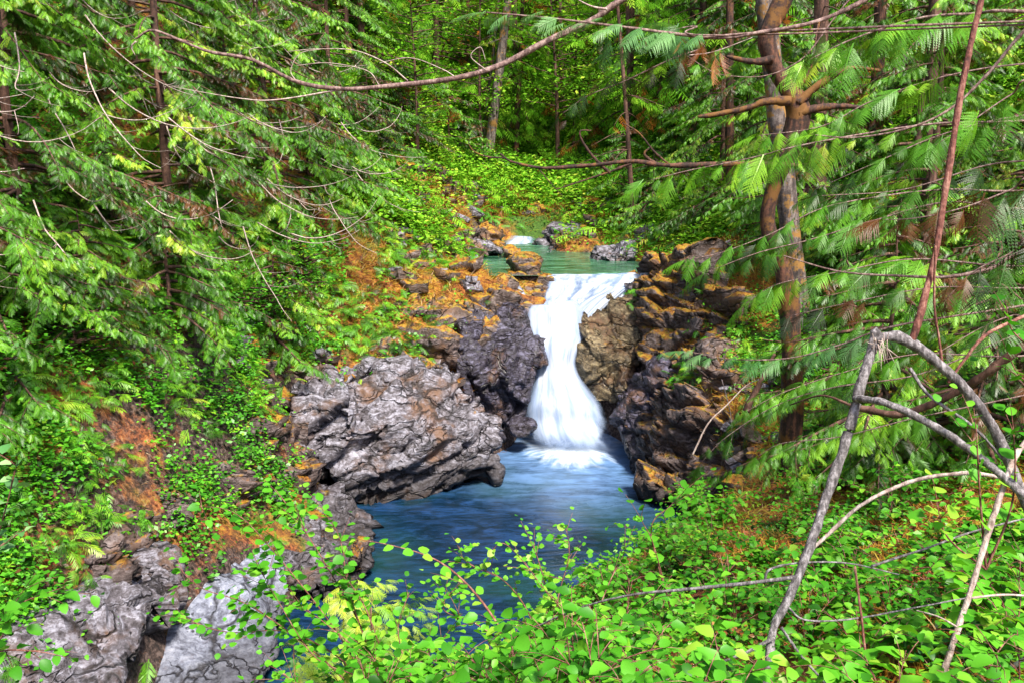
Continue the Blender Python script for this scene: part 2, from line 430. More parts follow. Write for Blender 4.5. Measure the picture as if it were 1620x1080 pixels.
# ------------------------------------------------------------------ water
def water_mat(name, deep, streak, foam_c=None):
    t = NT(name)
    geo = t.n('ShaderNodeNewGeometry'); pos = geo.outputs['Position']
    sep = t.n('ShaderNodeSeparateXYZ'); t.l(pos, sep.inputs[0])
    b = t.n('ShaderNodeBsdfPrincipled')
    v = t.mapping(pos, rot=(0, 0, math.radians(-62)), scale=(0.45, 1.4, 1))
    n1 = t.noise(v, 2.2, 5, 0.6, 1.2); n2 = t.noise(v, 8, 3, 0.6, 0.5)
    h = t.math('ADD', t.math('MULTIPLY', n1, 0.7), t.math('MULTIPLY', n2, 0.3))
    col = t.ramp(t.smooth(h, 0.36, 0.66), [(0, deep), (0.5, tuple(a * .6 + c * .4 for a, c in zip(deep, streak))), (1, streak)])
    if foam_c:
        gr = t.noise(pos, .35, 2); col = t.mix(t.smooth(gr, .45, .62), col, t.mix(.5, col, (0.01, 0.05, 0.035)))
        # foam drifting away from the foot of the fall
        dx = t.math('SUBTRACT', sep.outputs[0], foam_c[0]); dy = t.math('SUBTRACT', sep.outputs[1], foam_c[1])
        ang = t.math('ARCTAN2', dx, t.math('MULTIPLY', dy, -1.0))
        dist = t.math('SQRT', t.math('ADD', t.math('MULTIPLY', t.math('MULTIPLY', dx, dx), 1.5), t.math('MULTIPLY', t.math('MULTIPLY', dy, dy), 0.60)))
        cmb = t.n('ShaderNodeCombineXYZ'); t.l(t.math('MULTIPLY', ang, 3.0), cmb.inputs[0]); t.l(t.math('MULTIPLY', dist, 0.7), cmb.inputs[1])
        rn = t.noise(cmb.outputs[0], 2.2, 4, 0.6, 0.4)
        wob = t.math('ADD', dist, t.math('MULTIPLY', t.math('SUBTRACT', rn, 0.5), 1.8))
        core = t.math('SUBTRACT', 1.0, t.smooth(wob, 0.3, 1.6))
        veil = t.math('MULTIPLY', t.math('SUBTRACT', 1.0, t.smooth(wob, 0.9, 4.6)), t.math('ADD', 0.25, t.math('MULTIPLY', t.smooth(h, .35, .65), 0.40)))
        foam = t.math('MAXIMUM', core, veil)
        col = t.mix(t.math('MULTIPLY', veil, 1.5, clamp=True), col, (0.13, 0.24, 0.46)); col = t.mix(core, col, (0.80, 0.86, 0.90))
        t.l(t.math('ADD', 0.16, t.math('MULTIPLY', foam, 0.6)), b.inputs['Roughness'])
    else: b.inputs['Roughness'].default_value = 0.14
    t.l(col, b.inputs['Base Color'])
    b.inputs['IOR'].default_value = 1.33
    bp = t.n('ShaderNodeBump'); bp.inputs['Strength'].default_value = 0.45; bp.inputs['Distance'].default_value = 0.05
    t.l(h, bp.inputs['Height']); t.l(bp.outputs[0], b.inputs['Normal'])
    t.l(b.outputs[0], t.out.inputs[0]); return t.m
def grid_sheet(name, x0, x1, y0, y1, z, n, mat):
    xs = np.linspace(x0, x1, n); ys = np.linspace(y0, y1, n * 2)
    X, Y = np.meshgrid(xs, ys)
    Z = z + 0.015 * fbm(np.stack([X.ravel() * 1.2, Y.ravel() * 3, X.ravel() * 0], 1), 3, 3)
    V = np.stack([X.ravel(), Y.ravel(), Z], 1)
    i = (np.arange(n * 2 - 1)[:, None] * n + np.arange(n - 1)[None]); Q = np.stack([i, i + 1, i + n + 1, i + n], -1).reshape(-1, 4)
    return mesh_from(name, V, Q, mat, smooth=True), V, Q
FOOT = (1.45, 20.9)
me, _, _ = grid_sheet('pool_water', -6.5, 4.8, -7, 22.3, 0.0, 90, water_mat('blue_pool', (0.002, 0.010, 0.018), (0.012, 0.042, 0.12), FOOT))
tag(link('pool_water', me), kind='structure')
# upper pool: only the cells over its basin
me, V, Q = grid_sheet('upper_pool_water', -4, 6, 22.6, 36, UZ, 110, water_mat('green_pool', (0.008, 0.045, 0.022), (0.10, 0.26, 0.16)))
cen = V[Q].mean(1); keep = poly_sd(cen[:, 0], cen[:, 1], UPPER) < 0.35
keep &= ~((cen[:, 1] < 23.05))
bpy.data.meshes.remove(me)
wm = bpy.data.materials['green_pool']
used = np.unique(Q[keep]); rm = -np.ones(len(V), int); rm[used] = np.arange(len(used))
tag(link('upper_pool_water', mesh_from('upper_pool_water', V[used], rm[Q[keep]], wm, smooth=True)), kind='structure')

def veil_mat(name, dens, streakscale=14.0, blue=0.35):
    """long falling water: soft white sheet with streaks, thin at its edges"""
    t = NT(name)
    au = t.n('ShaderNodeAttribute', attribute_name='u'); av = t.n('ShaderNodeAttribute', attribute_name='v'); aa = t.n('ShaderNodeAttribute', attribute_name='a')
    cb = t.n('ShaderNodeCombineXYZ'); t.l(t.math('MULTIPLY', au.outputs['Fac'], streakscale), cb.inputs[0]); t.l(t.math('MULTIPLY', av.outputs['Fac'], 1.3), cb.inputs[1])
    s = t.noise(cb.outputs[0], 1.0, 5, 0.6, 0.3)
    s2 = t.math('MULTIPLY', t.smooth(s, 0.3, 0.7), t.smooth(aa.outputs['Fac'], 0.1, 1.15))
    col = t.mix(t.math('MULTIPLY', t.math('SUBTRACT', 1.0, s2), blue), (0.82, 0.85, 0.88), (0.16, 0.28, 0.54))
    d = t.n('ShaderNodeBsdfPrincipled'); t.l(col, d.inputs['Base Color']); d.inputs['Roughness'].default_value = 0.55
    bp = t.n('ShaderNodeBump'); bp.inputs['Strength'].default_value = 0.35; bp.inputs['Distance'].default_value = 0.05
    t.l(s, bp.inputs['Height']); t.l(bp.outputs[0], d.inputs['Normal'])
    tr = t.n('ShaderNodeBsdfTranslucent'); t.l(col, tr.inputs[0])
    m0 = t.n('ShaderNodeMixShader'); m0.inputs[0].default_value = 0.3; t.l(d.outputs[0], m0.inputs[1]); t.l(tr.outputs[0], m0.inputs[2])
    al = t.math('MULTIPLY', t.smooth(t.math('ADD', aa.outputs['Fac'], t.math('MULTIPLY', t.math('SUBTRACT', s, 0.5), 0.5 + (1 - dens) * 1.6)), 0.10, 0.75 + (1 - dens) * 0.5), 1.0)
    tp = t.n('ShaderNodeBsdfTransparent'); m = t.n('ShaderNodeMixShader')
    t.l(al, m.inputs[0]); t.l(tp.outputs[0], m.inputs[1]); t.l(m0.outputs[0], m.inputs[2]); t.l(m.outputs[0], t.out.inputs[0])
    return t.m
def sheet(name, rows, mat, nu=40, nv=60, bulge=0.25, edge=0.16, top=0.04, bottom=0.10, seed=0, rough=0.04, parent=None):
    """rows: (pxL, pxR, pyL, pyR, Y)"""
    R = np.array(rows, float)
    R = spline(R, nv)
    us = np.linspace(0, 1, nu); V = []; A = []
    for k, (l, r, yl, yr, Y) in enumerate(R):
        a = np.array(P(l, yl, Y)); b = np.array(P(r, yr, Y))
        for u in us:
            p = a * (1 - u) + b * u
            p = p + np.array([0, -bulge * math.sin(math.pi * u), 0.0]); V.append(p)
    V = np.array(V); U = np.tile(us, nv); VV = np.repeat(np.linspace(0, 1, nv), nu)
    V[:, 1] -= rough * 2 * fbm(np.stack([U * 9, VV * 1.6, 0 * U + seed], 1), 3, seed)
    A = np.minimum(1, np.minimum(U, 1 - U) / edge) * np.minimum(1, VV / top + 0.05) * np.minimum(1, (1 - VV) / bottom)
    i = (np.arange(nv - 1)[:, None] * nu + np.arange(nu - 1)[None]); Q = np.stack([i, i + 1, i + nu + 1, i + nu], -1).reshape(-1, 4)
    return link(name, mesh_from(name, V, Q, mat, {'u': U + seed * 1.7, 'v': VV * 3, 'a': A}, smooth=True), parent)
fall = bpy.data.objects.new('waterfall', None); COL.objects.link(fall)
tag(fall, 'tall white waterfall pouring between two dark cliffs into the blue pool', 'waterfall')
MV = veil_mat('white_fall', 1.0, 9, 0.8); MS = veil_mat('lip_rapids', 0.25, 9, 0.9); MT = veil_mat('thin_veil', 0.6, 10, 0.8)
sheet('lip_rapids', [(858, 1034, 433.5, 430, 23.2), (860, 1030, 438, 434, 23.0), (862, 1022, 450, 442, 22.85), (858, 1005, 468, 455, 22.6), (850, 985, 486, 472, 22.35), (842, 975, 500, 488, 22.2)], MS, nv=30, bulge=0.1, edge=0.05, top=0.10, bottom=0.12, seed=1, rough=0.05, parent=fall)
sheet('left_plunge', [(838, 905, 480, 470, 22.2), (828, 925, 492, 482, 22.0), (826, 935, 515, 520, 21.75), (832, 925, 545, 545, 21.5), (842, 915, 575, 575, 21.35), (836, 930, 605, 605, 21.15), (824, 956, 635, 640, 20.95), (822, 965, 662, 668, 20.85), (826, 985, 690, 694, 20.5), (850, 985, 712, 712, 19.9)], MV, bulge=0.45, edge=0.22, bottom=0.30, seed=2, parent=fall)
sheet('right_plunge', [(955, 1005, 452, 446, 22.75), (945, 1000, 462, 452, 22.5), (915, 985, 478, 466, 22.3), (892, 955, 505, 492, 22.0), (870, 930, 540, 530, 21.75), (862, 918, 580, 575, 21.55), (862, 930, 620, 622, 21.4), (870, 960, 650, 655, 21.3), (880, 985, 680, 682, 21.1)], MV, bulge=0.2, edge=0.2, bottom=0.2, seed=3, parent=fall)
sheet('middle_veil', [(895, 960, 474, 470, 22.35), (890, 962, 485, 480, 22.28), (895, 950, 505, 500, 22.2), (900, 935, 535, 530, 22.1)], MT, nv=24, bulge=0.05, edge=0.2, seed=4, parent=fall)
# side cascade left of the mossy rock
sc = bpy.data.objects.new('side_cascade', None); COL.objects.link(sc)
tag(sc, 'narrow white side cascade slipping down left of the mossy boulder at the lip', 'waterfall')
sheet('water_ribbon', [(782, 815, 435, 434, 23.2), (792, 822, 455, 450, 22.9), (804, 834, 470, 468, 22.55), (808, 836, 490, 488, 22.3), (810, 834, 515, 515, 22.15)], MT, nu=16, nv=30, bulge=0.06, edge=0.2, seed=5, parent=sc)
uf = bpy.data.objects.new('upstream_rapid', None); COL.objects.link(uf)
tag(uf, 'small white rapid spilling into the far end of the green upper pool', 'waterfall')
sheet('water_sheet', [(808, 846, 372, 374, 33.0), (800, 850, 378, 379, 32.2), (786, 852, 388, 390, 31.2), (764, 852, 399, 401, 30.2), (760, 870, 404, 406, 29.3)], MV, nu=24, nv=24, bulge=0.12, edge=0.4, seed=6, parent=uf)
# spray heap at the foot
A_ = Acc()
th = np.linspace(0, 2 * np.pi, 48, endpoint=False); rr = np.linspace(0.02, 1, 14)
for k, r in enumerate(rr): pass
V = []; Al = []
for r in rr:
    for a in th:
        x = FOOT[0] + 1.2 * r * math.cos(a); y = FOOT[1] - 0.15 + 0.85 * r * math.sin(a)
        V.append((x, y, 0.025 + 0.24 * (1 - r * r) ** 2)); Al.append((1 - r) * 0.9)
V = np.array(V); V[:, 2] += 0.05 * fbm(V * 3, 3, 8) * (1 - np.repeat(rr, 48))
i = np.arange(13)[:, None] * 48; j = np.arange(48)[None]; Q = np.stack([i + j, i + (j + 1) % 48, i + 48 + (j + 1) % 48, i + 48 + j], -1).reshape(-1, 4)
link('foam', mesh_from('foam', V, Q, MV, {'u': np.tile(th, 14) * 0.5, 'v': np.repeat(rr, 48) * 2, 'a': np.array(Al)}, smooth=True), fall)

# ------------------------------------------------------------------ rocks
def rock_geo(lobes, voxel=0.06, seed=0, strat_dir=(0.25, 0.2, 1.0), crack=0.06, cs=1.4, amp=0.10, strat=0.05):
    bm = bmesh.new()
    for pts in lobes:
        vs = [bm.verts.new(p) for p in pts]
        bmesh.ops.convex_hull(bm, input=vs)
    loose = [v for v in bm.verts if not v.link_faces]
    bmesh.ops.delete(bm, geom=loose, context='VERTS')
    me = bpy.data.meshes.new('tmp'); bm.to_mesh(me); bm.free()
    o = bpy.data.objects.new('tmp', me); COL.objects.link(o)
    m = o.modifiers.new('r', 'REMESH'); m.mode = 'VOXEL'; m.voxel_size = voxel
    s = o.modifiers.new('s', 'SMOOTH'); s.factor = 0.5; s.iterations = 5
    dg = bpy.context.evaluated_depsgraph_get(); ev = o.evaluated_get(dg); em = ev.to_mesh()
    n = len(em.vertices); V = np.empty(n * 3); em.vertices.foreach_get('co', V); V = V.reshape(-1, 3)
    N = np.empty(n * 3); em.vertices.foreach_get('normal', N); N = N.reshape(-1, 3)
    Q = [tuple(p.vertices) for p in em.polygons]
    ev.to_mesh_clear(); bpy.data.objects.remove(o); bpy.data.meshes.remove(me)
    d = fbm(V * 0.8, 3, seed) * amp * 1.6
    Wp = V + 0.18 * np.stack([fbm(V * 0.9, 3, seed + 20), fbm(V * 0.9 + 9, 3, seed + 21), fbm(V * 0.9 + 31, 3, seed + 22)], 1)
    sdv = np.array(strat_dir) / np.linalg.norm(strat_dir)
    a = np.cross(sdv, [0.3, 1, 0.1]); a /= np.linalg.norm(a); b = np.cross(sdv, a)
    L = np.stack([Wp @ a * 0.8, Wp @ b * 0.7, Wp @ sdv * 2.0], 1)
    f1, f2, cid, tl = worley(L * cs * 0.62, seed)
    d += (cid - 0.5) * amp * 1.3 + tl * amp * 4.4 - crack * .9 * (1 - sstep(0.0, 0.09, f2 - f1))
    f1, f2, cid, tl = worley(L * cs * 1.7, seed + 7)
    d += (cid - 0.5) * amp * 0.35 + tl * amp * 2.0 - crack * 0.4 * (1 - sstep(0.0, 0.10, f2 - f1)) * sstep(-.25, .2, fbm(V * .8 + 5, 2, seed + 8))
    f1, f2, cid, tl = worley(L * cs * 4.5, seed + 9)
    d += (cid - 0.5) * amp * 0.07 + tl * amp * 0.22
    sl = (Wp @ sdv) * 3.1 + fbm(V * 0.7, 2, seed + 3)
    d += (np.abs((sl % 1.0) - 0.35) - 0.3) * strat
    d += fbm(V * 7, 3, seed + 5) * 0.012
    return V + N * d[:, None], Q
def rock(name, lobes, mat, label, group=None, cat='rock', **kw):
    V, Q = rock_geo(lobes, **kw)
    c = V.mean(0); c[2] = V[:, 2].min()
    me = bpy.data.meshes.new(name); me.from_pydata([tuple(p) for p in (V - c)], [], Q); me.materials.append(mat)
    me.polygons.foreach_set('use_smooth', np.ones(len(me.polygons), bool)); me.update()
    o = link(name, me, loc=tuple(c)); return tag(o, label, cat, group)
def lobe(front, back=1.5, down=0.0, shrink=0.85):
    """front outline points (px,py,Y) and the same pushed back into the bank"""
    F_ = [np.array(P(*f)) for f in front]; c = np.mean(F_, 0)
    out = []
    for f in F_:
        out.append(tuple(f)); g = c + (f - c) * shrink; out.append((g[0], g[1] + back, g[2] - down))
    return out
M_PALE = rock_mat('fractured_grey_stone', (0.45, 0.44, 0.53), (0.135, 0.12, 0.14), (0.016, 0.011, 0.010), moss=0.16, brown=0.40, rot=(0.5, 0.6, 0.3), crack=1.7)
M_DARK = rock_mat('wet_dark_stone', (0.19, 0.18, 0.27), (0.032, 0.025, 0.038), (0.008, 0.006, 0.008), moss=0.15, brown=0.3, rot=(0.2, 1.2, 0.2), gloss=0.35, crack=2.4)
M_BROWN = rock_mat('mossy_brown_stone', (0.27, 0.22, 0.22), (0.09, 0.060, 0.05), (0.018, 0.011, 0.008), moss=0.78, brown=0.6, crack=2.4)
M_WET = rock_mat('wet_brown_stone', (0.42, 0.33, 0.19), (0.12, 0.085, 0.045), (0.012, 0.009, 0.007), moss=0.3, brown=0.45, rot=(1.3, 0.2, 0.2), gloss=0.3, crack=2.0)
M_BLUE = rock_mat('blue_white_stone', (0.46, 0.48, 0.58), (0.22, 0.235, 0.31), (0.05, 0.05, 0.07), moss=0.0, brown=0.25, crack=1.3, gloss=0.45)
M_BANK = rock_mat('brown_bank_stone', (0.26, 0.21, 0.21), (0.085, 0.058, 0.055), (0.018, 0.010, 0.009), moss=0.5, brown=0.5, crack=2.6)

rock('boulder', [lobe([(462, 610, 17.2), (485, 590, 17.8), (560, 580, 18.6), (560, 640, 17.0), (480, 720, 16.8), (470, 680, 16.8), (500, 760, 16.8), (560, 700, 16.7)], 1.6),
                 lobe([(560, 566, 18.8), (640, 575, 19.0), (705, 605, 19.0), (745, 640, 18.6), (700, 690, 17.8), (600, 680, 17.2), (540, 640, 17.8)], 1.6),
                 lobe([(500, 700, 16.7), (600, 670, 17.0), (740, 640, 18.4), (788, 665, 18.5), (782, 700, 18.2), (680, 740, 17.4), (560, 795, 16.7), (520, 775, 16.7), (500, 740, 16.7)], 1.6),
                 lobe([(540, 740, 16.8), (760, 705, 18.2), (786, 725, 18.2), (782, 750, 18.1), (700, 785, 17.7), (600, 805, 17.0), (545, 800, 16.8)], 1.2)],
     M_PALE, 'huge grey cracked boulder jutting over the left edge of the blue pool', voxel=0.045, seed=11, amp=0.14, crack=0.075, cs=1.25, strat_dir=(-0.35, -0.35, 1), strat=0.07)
rock('cliff_rock', [lobe([(720, 480, 21.4), (800, 478, 21.7), (832, 495, 21.5), (838, 525, 21.2), (862, 558, 20.9), (858, 590, 20.7), (838, 620, 20.6), (760, 600, 19.9), (720, 540, 20.2)], 2.0),
                    lobe([(720, 560, 20.0), (840, 600, 20.6), (832, 640, 20.6), (828, 672, 20.6), (800, 694, 20.3), (760, 690, 19.9), (740, 640, 19.8)], 2.0)],
     M_DARK, 'dark purple fractured cliff rock on the left of the waterfall', voxel=0.05, seed=23, amp=0.13, crack=0.07, cs=1.5, strat_dir=(1, -0.2, 0.35), strat=0.05)
rock('rock_ledge', [lobe([(570, 560, 19.6), (620, 520, 20.4), (700, 455, 21.8), (800, 452, 22.3), (812, 490, 21.9), (760, 540, 20.8), (720, 590, 20.0), (640, 580, 19.4)], 1.8, 0.3)],
     M_BROWN, 'mossy brown rock shelf between the grey boulder and the dark cliff', voxel=0.06, seed=31, amp=0.16, crack=0.07)
rock('boulder', [lobe([(908, 545, 21.4), (920, 505, 21.7), (952, 482, 21.9), (1000, 468, 22.1), (1022, 470, 22.2), (1030, 530, 21.0), (1010, 600, 20.8), (985, 640, 20.9), (940, 636, 21.1), (918, 600, 21.3), (950, 560, 20.8)], 1.4)],
     M_WET, 'rounded wet brown boulder splitting the right side of the waterfall', voxel=0.045, seed=41, amp=0.08, crack=0.03, strat_dir=(1, 0.2, 0.15), strat=0.05)
rock('cliff_rock', [lobe([(1018, 452, 22.4), (1040, 415, 21.9), (1100, 405, 21.0), (1150, 430, 20.0), (1180, 500, 18.8), (1150, 580, 18.6), (1060, 600, 19.4), (1005, 560, 20.6), (1010, 500, 21.2)], 2.0)],
     M_BROWN, 'tall mossy brown cliff top on the right of the waterfall', voxel=0.06, seed=51, amp=0.2, crack=0.09, strat=0.06)
rock('cliff_rock', [lobe([(998, 590, 20.6), (1060, 580, 19.4), (1100, 640, 18.6), (1060, 720, 18.4), (1020, 745, 18.6), (995, 715, 19.2), (978, 668, 19.8), (980, 640, 20.2)], 1.8)],
     M_DARK, 'blue black angular rock where the right cliff meets the pool', voxel=0.05, seed=61, amp=0.13, crack=0.06, strat_dir=(0.8, 0.1, 0.5), strat=0.04)
rock('cliff_rock', [lobe([(1060, 600, 19.0), (1140, 560, 18.0), (1190, 620, 16.8), (1180, 740, 15.8), (1110, 790, 15.9), (1040, 785, 16.8), (1012, 750, 17.8), (1035, 690, 18.4)], 1.8)],
     M_BANK, 'reddish brown lower cliff under the right bank beside the pool', voxel=0.06, seed=71, amp=0.2, crack=0.08)
rock('boulder', [lobe([(240, 1020, 10.6), (262, 935, 11.3), (330, 900, 11.7), (395, 915, 11.8), (430, 970, 11.4), (440, 1040, 10.9), (410, 1085, 10.4), (300, 1110, 10.0), (222, 1100, 9.9)], 1.5)],
     M_BLUE, 'smooth pale blue white boulder at the lower left waterline', voxel=0.05, seed=81, amp=0.10, crack=0.035, cs=0.8, strat=0.03, strat_dir=(0.4, -0.5, 1))
rock('boulder', [lobe([(-30, 1030, 8.4), (40, 1000, 8.8), (130, 960, 9.5), (205, 945, 10.1), (222, 990, 9.8), (195, 1060, 9.2), (165, 1110, 8.6), (0, 1110, 8.1), (90, 1040, 8.7)], 1.6)],
     M_PALE, 'grey layered boulder in the bottom left corner beside the pale one', voxel=0.045, seed=91, amp=0.10, crack=0.05, strat_dir=(0.5, -0.5, 0.8))
rock('rock_outcrop', [lobe([(130, 880, 10.2), (200, 850, 11.0), (275, 860, 11.9), (250, 960, 10.9), (160, 960, 9.9)], 1.4),
                   lobe([(265, 780, 12.8), (300, 720, 13.6), (400, 690, 15.0), (455, 700, 15.9), (505, 790, 16.0), (420, 860, 13.8), (330, 880, 12.6), (265, 860, 12.0)], 1.4)],
     M_BANK, 'brown broken rock face below the fern slope on the left bank', voxel=0.055, seed=101, amp=0.22, crack=0.09, cs=1.6)
rock('boulder', [lobe([(440, 790, 15.4), (515, 800, 15.8), (575, 850, 14.6), (592, 900, 13.6), (560, 960, 12.8), (470, 930, 12.8), (400, 880, 13.2)], 1.2)],
     M_PALE, 'low grey rock at the near left edge of the pool under the shrubs', voxel=0.055, seed=111, amp=0.12, crack=0.06)
rock('boulder', [lobe([(845, 462, 23.3), (900, 455, 23.2), (1010, 448, 23.2), (1000, 480, 22.9), (940, 520, 22.6), (870, 560, 22.3), (845, 520, 22.5)], 0.8)],
     M_DARK, 'dark wet ledge showing through the thin water at the lip of the fall', voxel=0.06, seed=141, amp=0.14, crack=0.06)
rock('rock_ledge', [lobe([(744, 434, 23.35), (800, 429, 23.4), (868, 432, 23.35), (872, 490, 22.5), (840, 500, 22.2), (780, 490, 22.1), (742, 470, 22.6)], 0.5)],
     M_BROWN, 'low brown ledge under the side cascade left of the lip', voxel=0.06, seed=151, amp=0.08, crack=0.05)
# rocks of the upper pool
def small(cx, cy, Y, wpx, hpx, seed, mat, label, depth=1.0, group=None, name='boulder'):
    rnd = random.Random(seed); pts = []
    s = Y / FPX
    c = np.array(P(cx, cy, Y)); W2, H2 = wpx * s / 2, hpx * s / 2 / 0.95
    for k in range(22):
        a = rnd.uniform(0, 6.28); z = rnd.uniform(-1, 1); r = math.sqrt(1 - z * z) ** 0.7
        pts.append((c[0] + W2 * r * math.cos(a), c[1] + depth * (1 + r * math.sin(a)), c[2] + H2 * z))
    return rock(name, [pts], mat, label, group, voxel=max(0.05, W2 / 22), seed=seed, amp=0.10, crack=0.05, cs=1.8)
small(832, 452, 23.1, 62, 76, 121, M_BROWN, 'mossy brown boulder sitting on the lip left of the main fall', 0.9)
small(817, 412, 26.6, 56, 34, 122, M_BROWN, 'small moss capped boulder standing in the green upper pool', 0.6)
small(982, 416, 26.0, 118, 44, 123, M_PALE, 'long grey mossy rock on the right shore of the upper pool', 1.2)
small(925, 380, 30.0, 134, 54, 124, M_PALE, 'wide dark ledge rock behind the upper pool on its right', 1.6)
small(866, 390, 30.5, 46, 22, 125, M_PALE, 'low grey stone just right of the small upstream rapid', 0.7)
small(730, 410, 26.5, 120, 44, 126, M_PALE, 'pale stone on the left shore of the upper pool', 1.2)
small(770, 382, 30.5, 56, 34, 127, M_BROWN, 'brown stone just left of the small upstream rapid', 0.8)
small(722, 388, 29.0, 90, 50, 128, M_BANK, 'broken brown rock on the left bank of the upper pool', 1.5)
small(728, 340, 33.5, 110, 100, 129, M_BANK, 'shaded rock bluff under the orange slope upstream', 1.6)
small(800, 350, 35.5, 100, 60, 130, M_PALE, 'pale rock outcrop behind the upstream rapid', 1.6)
small(862, 335, 36.5, 90, 90, 131, M_BROWN, 'tall streaked rock bluff behind the upstream rapid', 1.6)
small(970, 352, 32.5, 120, 60, 132, M_BROWN, 'moss covered rock mound above the dark ledge', 1.5)
small(1010, 455, 22.9, 60, 36, 133, M_BROWN, 'flat wet rock at the right end of the lip', 0.6)
small(830, 682, 19.9, 34, 16, 134, M_DARK, 'small dark stone in the foam at the foot of the left cliff', 0.4)
small(560, 900, 13.0, 60, 40, 135, M_BANK, 'small brown stone at the near pool edge below the boulder', 0.5)
small(745, 505, 21.6, 80, 60, 136, M_BANK, 'square brown block on top of the dark left cliff', 0.9)
small(690, 560, 19.6, 90, 60, 137, M_BANK, 'brown cracked block tucked behind the grey boulder', 0.9)

rk = random.Random(5)
for k, (cx, cy, Y, wp, hp) in enumerate([(905, 396, 29.5, 60, 18), (950, 402, 28.5, 46, 20), (1005, 398, 28, 60, 34), (1040, 392, 27, 70, 50), (700, 408, 27.5, 70, 30), (715, 425, 25.5, 80, 26), (755, 398, 28.5, 40, 20), (790, 392, 30, 30, 14),
                                   (893, 375, 33, 50, 24), (930, 362, 34, 70, 30), (840, 366, 34.5, 40, 16), (780, 366, 34, 40, 20), (690, 375, 30, 60, 34), (668, 410, 26.5, 70, 36), (1050, 425, 24.5, 50, 30), (870, 404, 28.5, 24, 8), (740, 440, 24, 50, 22), (1000, 372, 31, 70, 30), (905, 340, 37, 60, 50), (655, 450, 23.5, 70, 34), (690, 470, 22.3, 70, 40), (640, 500, 20.8, 70, 36)]):
    small(cx, cy, Y, wp, hp, 200 + k, rk.choice([M_BROWN, M_PALE, M_BANK, M_PALE]), 'weathered mossy stone among the others on the shores of the upper pool', .7, 'stones round the upper pool', 'stone')
# ------------------------------------------------------------------ foliage templates (unit size, grow along +X, up +Z)
def rot_frames(fwd, up, roll=None):
    """(N,3) forward, (N,3) up hint -> (N,3,3) columns X=fwd, Y=side, Z=normal"""
    f = fwd / (np.linalg.norm(fwd, axis=1, keepdims=True) + 1e-9)
    s = np.cross(up, f); s /= np.linalg.norm(s, axis=1, keepdims=True) + 1e-9
    n = np.cross(f, s)
    if roll is not None:
        c, q = np.cos(roll)[:, None], np.sin(roll)[:, None]
        s, n = s * c + n * q, n * c - s * q
    return np.stack([f, s, n], 2)
def spray_template(pairs=11, fine=False, droop=0.28, seed=1, width=0.42, thin=0.036):
    rg = random.Random(seed); V = []; Q = []
    def quad(a, b, c, d):
        k = len(V); V.extend([a, b, c, d]); Q.append((k, k + 1, k + 2, k + 3))
    def z(x, y): return -droop * x * x - 0.35 * droop * abs(y) * 2.0
    # axis
    for k in range(4):
        x0, x1 = k / 4, (k + 1) / 4; w0, w1 = .012 * (1 - x0) + .004, .012 * (1 - x1) + .004
        quad((x0, -w0, z(x0, 0)), (x1, -w1, z(x1, 0)), (x1, w1, z(x1, 0)), (x0, w0, z(x0, 0)))
    for k in range(pairs):
        x = 0.06 + 0.9 * (k + 0.5) / pairs
        prof = (math.sin(math.pi * min(1, (x + 0.12)) ** 0.8) ** 0.7) if x < 0.95 else 0.3
        L0 = width * (0.25 + 0.9 * (1 - x) ** 0.75) * min(1, x * 4 + 0.35)
        for sgn in (-1, 1):
            L = L0 * rg.uniform(0.75, 1.15); an = math.radians(rg.uniform(42, 58)) * sgn
            xs = x + (0.5 / pairs if sgn > 0 else 0); dx, dy = math.cos(an), math.sin(an)
            wv = thin if not fine else 0.012
            def pt(s, o):
                px_, py_ = xs + dx * L * s - dy * o, dy * L * s + dx * o
                return (px_, py_, z(px_, py_) - 0.25 * L * s * s)
            quad(pt(0, 0), pt(.45, -wv), pt(1, 0), pt(.45, wv))
            if fine:
                m = max(3, int(L / 0.035))
                for j in range(m):
                    s0 = (j + 0.6) / m; l2 = L * 0.14 * (1.05 - s0) + 0.008
                    for sg in (-1, 1):
                        a2 = an + sg * math.radians(38); ex, ey = math.cos(a2), math.sin(a2)
                        bx, by = xs + dx * L * s0, dy * L * s0
                        def p2(s, o):
                            qx, qy = bx + ex * l2 * s - ey * o, by + ey * l2 * s + ex * o
                            return (qx, qy, z(qx, qy) - 0.25 * L * s0 * s0 - 0.1 * l2 * s)
                        quad(p2(0, 0), p2(.5, -.0075), p2(1, 0), p2(.5, .0075))
    return np.array(V), np.array(Q)
SPR = [spray_template(13, False, 0.38, s, 0.46, 0.020) for s in (1, 2, 3)]
SPR_LO = [spray_template(5, False, 0.3, s, 0.5) for s in (4, 5)]
SPR_HI = [spray_template(12, True, 0.30, s, 0.52) for s in (6, 7)]
def leaf_template(w=0.36, fold=0.12, curl=0.12):
    V = np.array([(0, 0, 0), (.15, w * .66, fold * .6), (.46, w, fold), (.80, w * .62, fold * .4 - curl), (1, 0, -curl * 1.6), (.5, 0, -.02),
                  (.15, -w * .66, fold * .6), (.46, -w, fold), (.80, -w * .62, fold * .4 - curl)], float)
    Q = np.array([(0, 5, 2, 1), (5, 4, 3, 2), (0, 6, 7, 5), (5, 7, 8, 4)])
    return V, Q
LEAF = leaf_template(); LEAF_R = leaf_template(0.44, 0.06, 0.06)
LEAF_LO = (np.array([(0, 0, 0), (.5, .34, .05), (1, 0, -.06), (.5, -.34, .05)], float), np.array([(0, 1, 2, 3)]))
BLADE = (np.array([(0, -.03, 0), (0, .03, 0), (.6, .02, -.08), (.6, -.02, -.08), (1, .002, -.3), (1, -.002, -.3)], float), np.array([(0, 3, 2, 1), (3, 5, 4, 2)]))
def nrm(a): return a / (np.linalg.norm(a, axis=-1, keepdims=True) + 1e-9)
def curve_frames(C):
    T = np.gradient(C, axis=0); return nrm(T)

